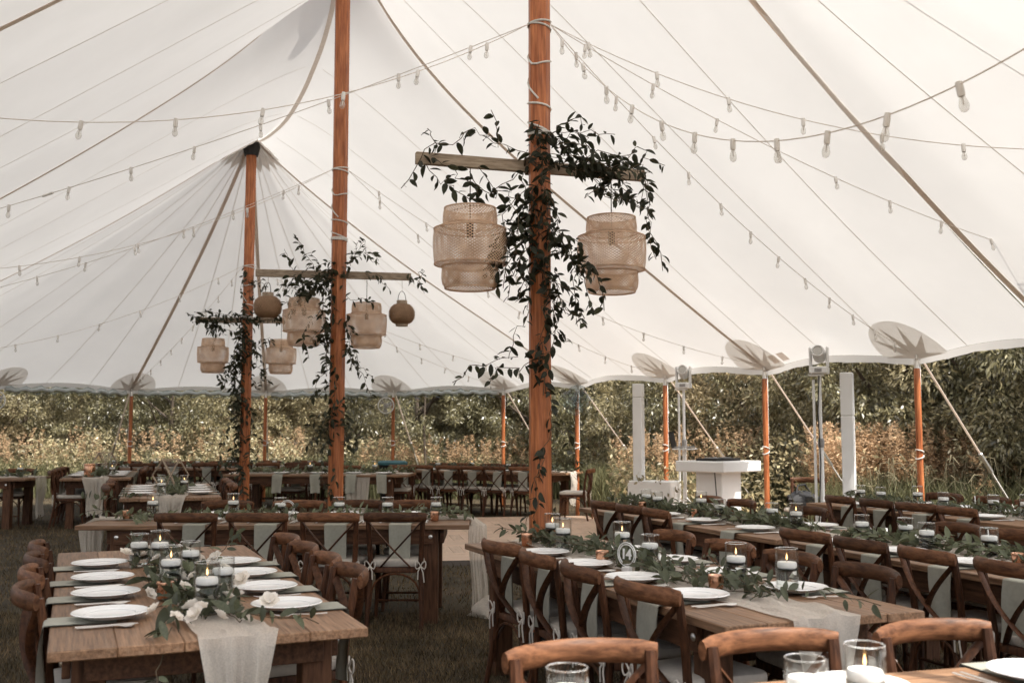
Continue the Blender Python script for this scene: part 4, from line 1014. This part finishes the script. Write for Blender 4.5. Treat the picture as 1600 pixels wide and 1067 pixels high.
# number 14: the sign itself
p = W2(TB, -.08, .13, TOP+.004)
s14 = SIGN.new('round clear sign reading 14 with white rings on the garland table', 'table number', None, tuple(p), R_(-48))
cu_ = bpy.data.curves.new('numeral', 'FONT'); cu_.body = '14'; cu_.size = .072; cu_.align_x = 'CENTER'; cu_.align_y = 'CENTER'; cu_.extrude = .0012; cu_.offset = .0018; cu_.space_character = .95
tmp = bpy.data.objects.new('numeral', cu_); col.objects.link(tmp); bpy.context.view_layer.update()
me14 = bpy.data.meshes.new_from_object(tmp.evaluated_get(bpy.context.evaluated_depsgraph_get())); bpy.data.objects.remove(tmp)
me14.materials.clear(); me14.materials.append(M_['white'])
link('numeral', me14, s14, Matrix.Translation((0, -.004, .085)) @ Matrix.Rotation(math.pi/2, 4, 'X'))
# geometric lantern
def geo(label, T, x, y, s, rz):
    p = W2(T, x, y, TOP+.003); t = thing('geometric_lantern', label, 'lantern', 'wood framed geometric lanterns', tuple(p), rz)
    b = [Vector((math.cos(a)*.11*s, math.sin(a)*.11*s, 0)) for a in [math.pi/4+math.pi/2*i for i in range(4)]]
    m_ = [Vector((math.cos(a)*.20*s, math.sin(a)*.20*s, .20*s)) for a in [math.pi/2*i for i in range(4)]]
    u = [Vector((math.cos(a)*.13*s, math.sin(a)*.13*s, .38*s)) for a in [math.pi/4+math.pi/2*i for i in range(4)]]
    for A in (b, u):
        for i in range(4): MB().tube([A[i], A[(i+1) % 4]], .009*s, 4).build('frame_bar', M_['beam'], t, False)
    for i in range(4):
        for A in (b, u):
            MB().tube([m_[i], A[i]], .009*s, 4).build('frame_bar', M_['beam'], t, False); MB().tube([m_[i], A[i-1]], .009*s, 4).build('frame_bar', M_['beam'], t, False)
        MB().add([m_[i], u[i], u[i-1]], [(0, 1, 2)]).build('pane', M_['glass'], t, False)
        MB().add([m_[i], b[i], b[i-1]], [(0, 1, 2)]).build('pane', M_['glass'], t, False)
geo('wood framed geometric glass lantern on the table behind the crosswise table', TG, -.62, 0, 1.0, .3)
geo('smaller wood framed geometric lantern on the far table with the copper lamp', TH, -.3, -.05, .95, .5)
lp = thing('copper_lamp', 'reddish copper cylinder lamp standing on a far left table', 'lamp', None, tuple(W2(TH, -1.05, .12, TOP+.003)))
MB().lathe([(0, 0), (.075, 0), (.08, .006), (.08, .20), (.076, .206), (.0, .206)], 20).build('cylinder', M_['copper'], lp)
MB().lathe([(.081, .17), (.084, .172), (.084, .19), (.081, .192)], 20).build('band', M_['copper'], lp)
# ---------------------------------------------------------------- DJ corner
rzD = R_(40)
def column(label, x, y, rz, base_h, base_w):
    t = thing('column_speaker', label, 'speaker', 'white column speakers', (x, y, 0), rz)
    MB().box((0, 0, base_h/2), (base_w, .40, base_h)).build('bass_box', M_['white'], t, False, .012)
    g_ = MB(); g_.box((base_w/2+.002, 0, base_h/2), (.006, .32, base_h*.8)); g_.build('grille', M_['white'], t, False)
    MB().box((-base_w/2+.10, 0, base_h+.6), (.145, .12, 1.2)).build('lower_column', M_['white'], t, False, .01)
    MB().box((-base_w/2+.10, 0, (2.16+base_h+1.203)/2), (.145, .12, 2.16-base_h-1.203)).build('upper_column', M_['white'], t, False, .01)
    MB().box((base_w*.15, -.203, base_h*.45), (.05, .006, .05)).build('badge', M_['grey'], t, False)
    return t
column('white column speaker on a white box beside the mixing console', 2.05, 14.9, R_(-30), .76, .66)
column('tall white column speaker standing near the light stand by the meadow', 4.08, 12.0, R_(-25), .45, .50)
c = thing('mixing_console', 'white pedestal DJ console with a thick square top slab', 'console', None, (2.72, 13.6, 0), R_(42))
MB().box((0, 0, 1.015), (.82, .78, .14)).build('top_slab', M_['white'], c, False, .012)
MB().box((0, 0, .475), (.42, .42, .95)).build('pedestal', M_['white'], c, False, .01)
MB().box((0, -.2, .015), (.5, .5, .03)).build('foot_plate', M_['white'], c, False, .006)
MB().box((-.1, -.355, 1.0), (.03, .012, .03)).build('knob', M_['grey'], c, False, .003)
d = thing('mixer', 'flat black mixer lying on the white console', 'mixer', None, (2.72, 13.6, 1.082), R_(42))
MB().box((0, 0, .018), (.52, .34, .036)).build('body', M_['black'], d, False, .005)
for sx in (-1, 1):
    MB().lathe([(0, .037), (.09, .037), (.09, .046), (.02, .048), (0, .048)], 20, (sx*.15, 0, 0)).build('jog_wheel', M_['grey'], d)
for k in range(4): MB().box((-.03+.02*k, .05, .042), (.008, .012, .012)).build('fader', M_['white'], d, False)
lt = thing('laptop', 'open dark laptop on a white stand beside the console', 'laptop', None, (2.40, 14.3, 1.245), R_(70))
MB().box((0, 0, .008), (.34, .23, .014)).build('keyboard_base', M_['grey'], lt, False, .003)
MB().box((0, .145, .135), (.34, .010, .23), Matrix.Rotation(R_(-12), 4, 'X')).build('screen_lid', M_['black'], lt, False, .003)
ls = thing('laptop_stand', 'white tripod stand holding the open laptop', 'stand', None, (2.40, 14.3, 0), R_(70))
MB().box((0, 0, 1.225), (.40, .28, .016)).build('tray', M_['white'], ls, False, .004)
MB().tube([(0, 0, .35), (0, 0, 1.215)], .02, 10).build('pole', M_['white'], ls)
for k in range(3): a = 2*math.pi*k/3; MB().tube([(0, 0, .42), (.28*math.cos(a), .28*math.sin(a), .01)], .012, 6).build('leg', M_['white'], ls)
def light_stand(label, label2, x, y, h, s, rz):
    t = thing('light_stand', label, 'stand', 'white light stands', (x, y, 0), rz)
    MB().tube([(0, 0, .12), (0, 0, h*.62)], .028, 10).build('lower_tube', M_['white'], t); MB().tube([(0, 0, h*.6), (0, 0, h-.02)], .02, 10).build('upper_tube', M_['white'], t)
    MB().tube([(-.07, .0, .1), (-.07, 0, h*.97)], .016, 8).build('side_tube', M_['white'], t)
    MB().lathe([(.034, h*.6), (.038, h*.61), (.038, h*.64), (.03, h*.65)], 10).build('collar', M_['grey'], t)
    MB().box((-.035, 0, h-.012), (.16, .12, .018)).build('top_plate', M_['white'], t, False)
    for k in range(3): a = 2*math.pi*k/3+.4; MB().tube([(0, 0, .55), (.25*math.cos(a), .25*math.sin(a), .26), (.45*math.cos(a), .45*math.sin(a), .01)], .012, 6).build('leg', M_['white'], t)
    m = thing('moving_head_light', label2, 'stage light', 'white moving head lights', (x, y, h), rz)
    MB().box((0, 0, .045), (.26*s, .22*s, .085)).build('base', M_['white'], m, False, .012)
    for q in (-1, 1): MB().box((q*.118*s, 0, .20), (.035*s, .12*s, .24)).build('yoke_arm', M_['white'], m, False, .012)
    hd = MB().lathe([(0, -.15), (.06*s, -.15), (.09*s, -.10), (.095*s, .06), (.085*s, .10), (.075*s, .10), (.07*s, .085), (0, .085)], 18).build('head', M_['white'], m)
    hd.matrix_local = Matrix.Translation((0, 0, .24)) @ Matrix.Rotation(R_(70), 4, 'X')
    ln_ = MB().lathe([(0, .087), (.068*s, .087), (.05*s, .098), (0, .102)], 18).build('lens', M_['bulb_glass'], hd)
    MB().box((.0, -.112*s, .045), (.10*s, .006, .04)).build('display', M_['grey'], m, False)
light_stand('slim white light stand behind the console, nearer the thick pole', 'white moving head stage light above the mixing console', 2.47, 14.75, 2.08, .82, R_(-20))
light_stand('slim white light stand beside the taller column speaker', 'white moving head stage light beside the taller column speaker', 3.62, 12.05, 2.14, .82, R_(-25))
def cable(label, pts):
    m = MB().tube(pts, .007, 6); o = m.build('power_cable', M_['black']); tag(o, label, 'cable', 'power cables in the DJ corner')
cable('black cable hanging from the console slab to the grass', [(2.60, 13.25, 1.0), (2.62, 13.22, .6), (2.58, 13.15, .2), (2.5, 13.0, .012), (2.2, 12.9, .012), (1.9, 13.2, .012)])
cable('black cable running down the light stand beside the taller column speaker', [(3.60, 12.0, 2.12), (3.575, 11.99, 1.7), (3.59, 11.98, 1.1), (3.56, 11.98, .5), (3.5, 11.9, .012), (3.2, 12.1, .012)])
# chair with a black bag, and the chair standing by itself
CHAIR.new('cross-back chair with a black bag on it beside the console', 'chair', 'cross-back dining chairs', (3.72, 13.2, 0), R_(150))
CHAIR.new('single cross-back chair standing alone on the grass beyond the dance floor', 'chair', 'cross-back dining chairs', (1.0, 16.7, 0), R_(75))
bg = thing('black_bag', 'crumpled black bag lying on the chair beside the console', 'bag', None, (3.72, 13.2, .512), .5)
m = MB(); vs = []; rn = random.Random(9); nu, nv = 16, 24
for j in range(nu+1):
    b = math.pi*j/nu
    for i in range(nv):
        a = 2*math.pi*i/nv; r = 1+.18*math.sin(3*a+j*.6)+.10*math.sin(7*a-j)+.07*math.sin(11*a+2*j)
        vs.append((.20*r*math.sin(b)*math.cos(a), .16*r*math.sin(b)*math.sin(a), .10-.10*math.cos(b)*(1+.1*math.sin(4*a))))
m.add(vs, [(j*nv+i, j*nv+(i+1) % nv, (j+1)*nv+(i+1) % nv, (j+1)*nv+i) for j in range(nu) for i in range(nv)]).build('bag_body', M_['bag'], bg)
MB().tube([(-.12, 0, .17), (-.07, .02, .27), (.05, .02, .28), (.12, 0, .18)], .012, 6).build('bag_strap', M_['bag'], bg)
# bin beyond the far tables
bn = thing('storage_bin', 'dark bin with a teal lid standing behind the far tables', 'bin', None, (-2.42, 20.9, 0), .1)
MB().lathe([(0, 0), (.22, 0), (.24, .02), (.28, .78), (.29, .80)], 20).build('tub', M_['black'], bn)
MB().lathe([(.30, .79), (.305, .80), (.305, .84), (.25, .87), (0, .88)], 20).build('lid', M_['teal'], bn)
for q in (-1, 1): MB().tube([(q*.285, -.06, .70), (q*.33, -.04, .69), (q*.33, .04, .69), (q*.285, .06, .70)], .012, 6).build('handle', M_['black'], bn)
# fans clipped to the far side poles
def fan(label, s, dx, z):
    e = S(s, 1); t = thing('pole_fan', label, 'fan', 'fans on the far side poles', (e.x+dx, e.y-.22, z), 0)
    cg = MB()
    for r in (.06, .11, .155): cg.tube([(r*math.cos(a), -.05*(1-(r/.17)**2), r*math.sin(a)) for a in [2*math.pi*i/20 for i in range(21)]], .003, 4, cap=False)
    for k in range(12): a = 2*math.pi*k/12; cg.tube([(.02*math.cos(a), -.05, .02*math.sin(a)), (.165*math.cos(a), 0, .165*math.sin(a)), (.15*math.cos(a), .08, .15*math.sin(a))], .003, 4, cap=False)
    cg.build('cage', M_['steel'], t)
    rg = MB().tube([(.165*math.cos(a), .0, .165*math.sin(a)) for a in [2*math.pi*i/24 for i in range(25)]], .010, 6, cap=False); rg.build('outer_ring', M_['white'], t)
    for k in range(3):
        a = 2*math.pi*k/3+.4; ca, sa = math.cos(a), math.sin(a)
        MB().add([(.02*ca, -.01, .02*sa), (.13*ca-.05*sa, .02, .13*sa+.05*ca), (.14*ca+.04*sa, -.02, .14*sa-.04*ca)], [(0, 1, 2)]).build('fan_blade', M_['grey'], t)
    mo = MB().lathe([(0, -.05), (.035, -.05), (.045, 0), (.05, .10), (.03, .14), (0, .14)], 12).build('motor', M_['grey'], t); mo.rotation_euler = (-math.pi/2, 0, 0)
    MB().tube([(0, .13, 0), (-dx*.7, .16, .02), (-dx, .17, .04)], .012, 6).build('clamp_arm', M_['black'], t)
fan('round caged fan on the side pole behind the dance floor tables', far_poles[1], -.15, 2.0)
fan('round caged fan on the side pole at the far left edge', far_poles[4], .12, 2.02)
# bundled clear plastic on a side pole
e = S(9.3, 1); pl = thing('bundled_plastic', 'bundled clear plastic sheet hung at the eave behind the thick pole', 'plastic sheet', None, (e.x-.10, e.y-.25, 1.86))
for q in range(4):
    m = MB(); vs = []; nu, nv = 10, 18; cx_, cz_ = (-.10, .05, -.02, .10)[q], (.15, .25, .05, .14)[q]
    for j in range(nu+1):
        b = math.pi*j/nu
        for i in range(nv):
            a = 2*math.pi*i/nv; r = .15*(1+.25*math.sin(3*a+j+q)+.15*math.sin(5*a-1.3*j))
            vs.append((cx_+r*math.sin(b)*math.cos(a), r*.8*math.sin(b)*math.sin(a), cz_+.17*math.cos(b)))
    m.add(vs, [(j*nv+i, j*nv+(i+1) % nv, (j+1)*nv+(i+1) % nv, (j+1)*nv+i) for j in range(nu) for i in range(nv)]).build('plastic_fold', M_['vinyl'], pl)
MB().tube([(0, 0, .1), (.05, .1, .32), (.08, .2, .42)], .012, 5).build('tie', M_['rope'], pl)

# ---------------------------------------------------------------- meadow and trees outside
def crown_mesh(name, mat, rx, rz_, n_clump, per, leaf, seed, flat=.0, droop=.5):
    r_ = np.random.default_rng(seed); C = []
    u = r_.normal(size=(n_clump, 3)); u /= np.linalg.norm(u, axis=1)[:, None]; rad = r_.uniform(.35, 1.0, n_clump)**.35
    c = u*rad[:, None]*np.array([rx, rx, rz_]); cs = r_.uniform(.16, .36, n_clump)*rx/1.6
    idx = np.repeat(np.arange(n_clump), per); n = len(idx)
    o = r_.normal(size=(n, 3)); o /= np.linalg.norm(o, axis=1)[:, None]
    p = c[idx]+o*(cs[idx]*r_.uniform(.2, 1, n)**.5)[:, None]*np.array([1.15, 1.15, .75])
    d = o+r_.normal(size=(n, 3))*.6; d[:, 2] -= droop; d /= np.linalg.norm(d, axis=1)[:, None]
    s = np.cross(d, r_.normal(size=(n, 3))); s /= np.linalg.norm(s, axis=1)[:, None]
    ln = leaf*r_.uniform(.6, 1.3, n); w = ln*.33
    mid = p+d*(ln*.45)[:, None]; tip = p+d*ln[:, None]; nn = np.cross(d, s); tip -= nn*(ln*.12)[:, None]
    V = np.stack([p, mid-s*(w/2)[:, None], tip, mid+s*(w/2)[:, None]], 1).reshape(-1, 3); i = np.arange(n)*4
    F = np.stack([i, i+1, i+2, i+3], 1)
    me = bpy.data.meshes.new(name); me.vertices.add(len(V)); me.vertices.foreach_set('co', V.astype('f').ravel())
    me.loops.add(F.size); me.loops.foreach_set('vertex_index', F.astype('i').ravel()); me.polygons.add(n)
    me.polygons.foreach_set('loop_start', np.arange(n, dtype='i')*4); me.polygons.foreach_set('loop_total', np.full(n, 4, 'i'))
    me.update(calc_edges=True); me.materials.append(mat); return me
CROWN = {}
for i in range(2):
    CROWN['a', i] = crown_mesh('crown', M_['shrub_a'], 1.7, 1.9, 150, 200, .085, 11+i)
    CROWN['b', i] = crown_mesh('crown', M_['shrub_b'], 1.9, 2.2, 160, 240, .09, 21+i, droop=1.2)
    CROWN['c', i] = crown_mesh('crown', M_['shrub_c'], 1.5, 1.3, 120, 190, .075, 31+i)
def trunk_mesh(h, r, seed):
    rn = random.Random(seed); m = MB(); m.tube([(0, 0, -.05), (.03, .02, h*.4), (rn.uniform(-.1, .1), rn.uniform(-.1, .1), h)], [r, r*.75, r*.3], 8)
    for k in range(6):
        a = rn.uniform(0, 6.28); z = h*rn.uniform(.25, .75); L = h*rn.uniform(.35, .6)
        m.tube([(0, 0, z), (L*.5*math.cos(a), L*.5*math.sin(a), z+L*.35), (L*math.cos(a), L*math.sin(a), z+L*.8)], [r*.45, r*.3, r*.1], 6)
    return m.mesh('trunk', M_['bark'])
TRUNK = [trunk_mesh(2.6, .07, 1), trunk_mesh(3.2, .09, 2)]
DESC = {'a': ('leafy_shrub', 'olive leafed shrub', 'shrub'), 'b': ('leafy_tree', 'dark glossy leafed tree', 'tree'), 'c': ('leafy_shrub', 'low tan leafed shrub', 'shrub')}
TREES = []
def tree(px, y, kind, sc, cz, var=0): TREES.append(((px-800)/1600*y, y, kind, sc, cz, var))
rt = random.Random(12)
# first row, second row (darker, taller) from beyond the left edge to beyond the right edge
for i, (px, y, k) in enumerate([(-330, 24, 'a'), (-190, 25, 'a'), (-70, 26, 'c'), (40, 27, 'a'), (150, 27.5, 'b'), (270, 27, 'b'), (370, 27, 'a'), (455, 28, 'c'), (540, 27.5, 'a'), (655, 26, 'b'), (745, 27, 'a'), (850, 25.5, 'b'), (950, 23.5, 'b'),
                    (1040, 21.5, 'a'), (1120, 20.5, 'b'), (1215, 19.5, 'c'), (1310, 18, 'a'), (1390, 17.2, 'b'), (1500, 16.4, 'b'), (1590, 15.4, 'a'), (1680, 15, 'b'), (1760, 14, 'b'), (1920, 13, 'a'), (2100, 12, 'b'), (-500, 22, 'a')]):
    tree(px, y, k, rt.uniform(.92, 1.15)*(1.0 if k != 'c' else 1.1), {'a': 1.75, 'b': 2.2, 'c': 1.25}[k], i % 2)
for i, (px, y) in enumerate([(-420, 29), (-250, 30), (-90, 31), (50, 31.5), (180, 31), (310, 31.5), (430, 32), (560, 32), (680, 31), (790, 30.5), (900, 28.5), (1000, 27), (1100, 25.5), (1200, 24), (1310, 23), (1420, 21.5), (1540, 20.5), (1670, 19), (1820, 18), (2000, 17)]):
    tree(px, y, 'b', rt.uniform(1.25, 1.6), 2.9, i % 2)
for i in range(16):
    px = -400+165*i; tree(px, (36 if px < 900 else 36-(px-900)*.011), 'b', rt.uniform(1.5, 1.9), 2.6, i % 2)
order_ = {}
for k in 'abc':
    ix = [i for i, t_ in enumerate(TREES) if t_[2] == k]; ix.sort(key=lambda i: TREES[i][0]/TREES[i][1])
    for n_, i in enumerate(ix): order_[i] = n_
NUM = lambda n_: ORD[n_] if n_ < 20 else ['twenty-first', 'twenty-second', 'twenty-third', 'twenty-fourth', 'twenty-fifth', 'twenty-sixth', 'twenty-seventh', 'twenty-eighth', 'twenty-ninth', 'thirtieth', 'thirty-first', 'thirty-second', 'thirty-third', 'thirty-fourth', 'thirty-fifth', 'thirty-sixth', 'thirty-seventh', 'thirty-eighth', 'thirty-ninth', 'fortieth', 'forty-first', 'forty-second', 'forty-third', 'forty-fourth', 'forty-fifth', 'forty-sixth', 'forty-seventh', 'forty-eighth', 'forty-ninth', 'fiftieth'][n_-20]
for i, (x, y, k, sc, cz, var) in enumerate(TREES):
    nm, ds, ct = DESC[k]
    t = thing(nm, f'{ds} behind the tent, {NUM(order_[i])} of its kind from the left', ct, 'shrubs and trees behind the tent', (x, y, 0), rt.uniform(0, 6.28)); t.scale = (sc, sc, sc*rt.uniform(.9, 1.1))
    link('trunk', TRUNK[var], t); link('crown', CROWN[k, var], t, Matrix.Translation((0, 0, cz)))
# young tree with a pale trunk between the far tables and the meadow
yt = thing('young_tree', 'small young tree with a pale slender trunk before the meadow', 'tree', None, ((664-800)/1600*23.5, 23.5, 0))
MB().tube([(0, 0, 0), (.02, 0, .8), (-.02, .02, 1.6), (.03, 0, 2.6)], [.035, .03, .025, .01], 7).build('trunk', M_['bark'], yt)
link('crown', crown_mesh('crown', M_['shrub_b'], .85, .75, 40, 60, .10, 77), yt, Matrix.Translation((0, 0, 2.1)))

def band(n, px0, px1, y0, y1):
    """points spread over a band of ground given by bearing and distance"""
    b = rng.uniform(px0, px1, n); y = rng.uniform(0, 1, n); yy = y0+(y1-y0)*y; return np.stack([(b-800)/1600*yy, yy], 1)
def goldenrod(pts, h0, h1):
    n = len(pts); per = 46; h = rng.uniform(h0, h1, n); lean = rng.normal(size=(n, 2))*.12
    idx = np.repeat(np.arange(n), per); u = rng.uniform(0, 1, len(idx))**.8; a = rng.uniform(0, 6.283, len(idx)); r = (.015+.11*(1-u))*rng.uniform(.3, 1, len(idx))
    z = h[idx]*(.70+.30*u)-r*.35; P = np.stack([pts[idx, 0]+lean[idx, 0]*u+r*np.cos(a), pts[idx, 1]+lean[idx, 1]*u+r*np.sin(a), z], 1)
    d = rng.normal(size=P.shape); d[:, 2] = np.abs(d[:, 2])*.6; d /= np.linalg.norm(d, axis=1)[:, None]; s = np.cross(d, rng.normal(size=P.shape)); s /= np.linalg.norm(s, axis=1)[:, None]
    ln = rng.uniform(.03, .07, len(P)); w = ln*.38; V = np.stack([P-s*(w/2)[:, None], P+s*(w/2)[:, None], P+d*ln[:, None]], 1).reshape(-1, 3)
    return V
gp = [goldenrod(band(330, -250, 480, 23.5, 26.5), .9, 1.6), goldenrod(band(330, 560, 1000, 23.0, 24.5), .7, 1.4), goldenrod(band(160, 960, 1240, 17.5, 19.0), .9, 1.6), goldenrod(band(760, 1270, 1530, 14.6, 16.2), 0.9, 1.62), goldenrod(band(60, 1500, 1900, 13.5, 15), .8, 1.3)]
V = np.concatenate(gp); o = numpy_mesh('goldenrod', V, np.arange(len(V)).reshape(-1, 3), M_['gold']); tag(o, 'tan and gold goldenrod plumes along the meadow edge', 'wildflowers', kind='stuff')
tp = np.concatenate([band(9000, -350, 500, 22.5, 26), band(9000, 480, 1000, 22.3, 25.5), band(7000, 920, 1300, 17.0, 20.5), band(9000, 1250, 1900, 12.8, 17)])
o = blades('tall_grass', tp, rng.uniform(.35, 1.05, len(tp)), rng.uniform(.012, .028, len(tp)), .55, M_['tall'], 2); tag(o, 'tall green meadow grass beyond the tent', 'grass', kind='stuff')
# broad weeds: low leafy ground cover between lawn and shrubs
wp = np.concatenate([band(36000, -350, 1000, 23.3, 26), band(18000, 950, 1900, 14.5, 20)]); z = rng.uniform(.1, 1, len(wp))*(1.1+.35*np.sin(wp[:, 0]*1.7)+.2*np.sin(wp[:, 0]*4.3+wp[:, 1]))
d = rng.normal(size=(len(wp), 3)); d /= np.linalg.norm(d, axis=1)[:, None]; s = np.cross(d, rng.normal(size=d.shape)); s /= np.linalg.norm(s, axis=1)[:, None]
P = np.stack([wp[:, 0], wp[:, 1], z], 1); ln = rng.uniform(.05, .12, len(P))[:, None]
V = np.stack([P, P+d*ln*.5-s*ln*.22, P+d*ln, P+d*ln*.5+s*ln*.22], 1).reshape(-1, 3)
o = numpy_mesh('meadow_weeds', V, np.arange(len(V)).reshape(-1, 4), M_['shrub_a']); tag(o, 'leafy green weeds filling the meadow edge', 'weeds', kind='stuff')
# foxtail grass with nodding pale heads by the outer guy strap
fp_ = band(90, 1330, 1660, 13.2, 14.6); Vs = []; Fs = []; mfx = MB()
for (x, y) in fp_:
    h = random.uniform(.75, 1.15); a = random.uniform(0, 6.28); l = random.uniform(.12, .22); c, s_ = math.cos(a), math.sin(a)
    mfx.tube([(x, y, 0), (x+.04*c, y+.04*s_, h*.7), (x+.10*c, y+.10*s_, h), (x+(.10+l*.6)*c, y+(.10+l*.6)*s_, h+.02), (x+(.12+l)*c, y+(.12+l)*s_, h-.08)], [.003, .003, .005, .009, .003], 5)
o = mfx.build('foxtail_grass', M_['fox']); o['kind'] = 'stuff'; tag(o, 'pale nodding foxtail grass heads beside the outer guy strap', 'grass', kind='stuff')
bad = {k: v for k, v in LABELS.items() if v > 1}
if bad: print('DUPLICATE LABELS', bad)
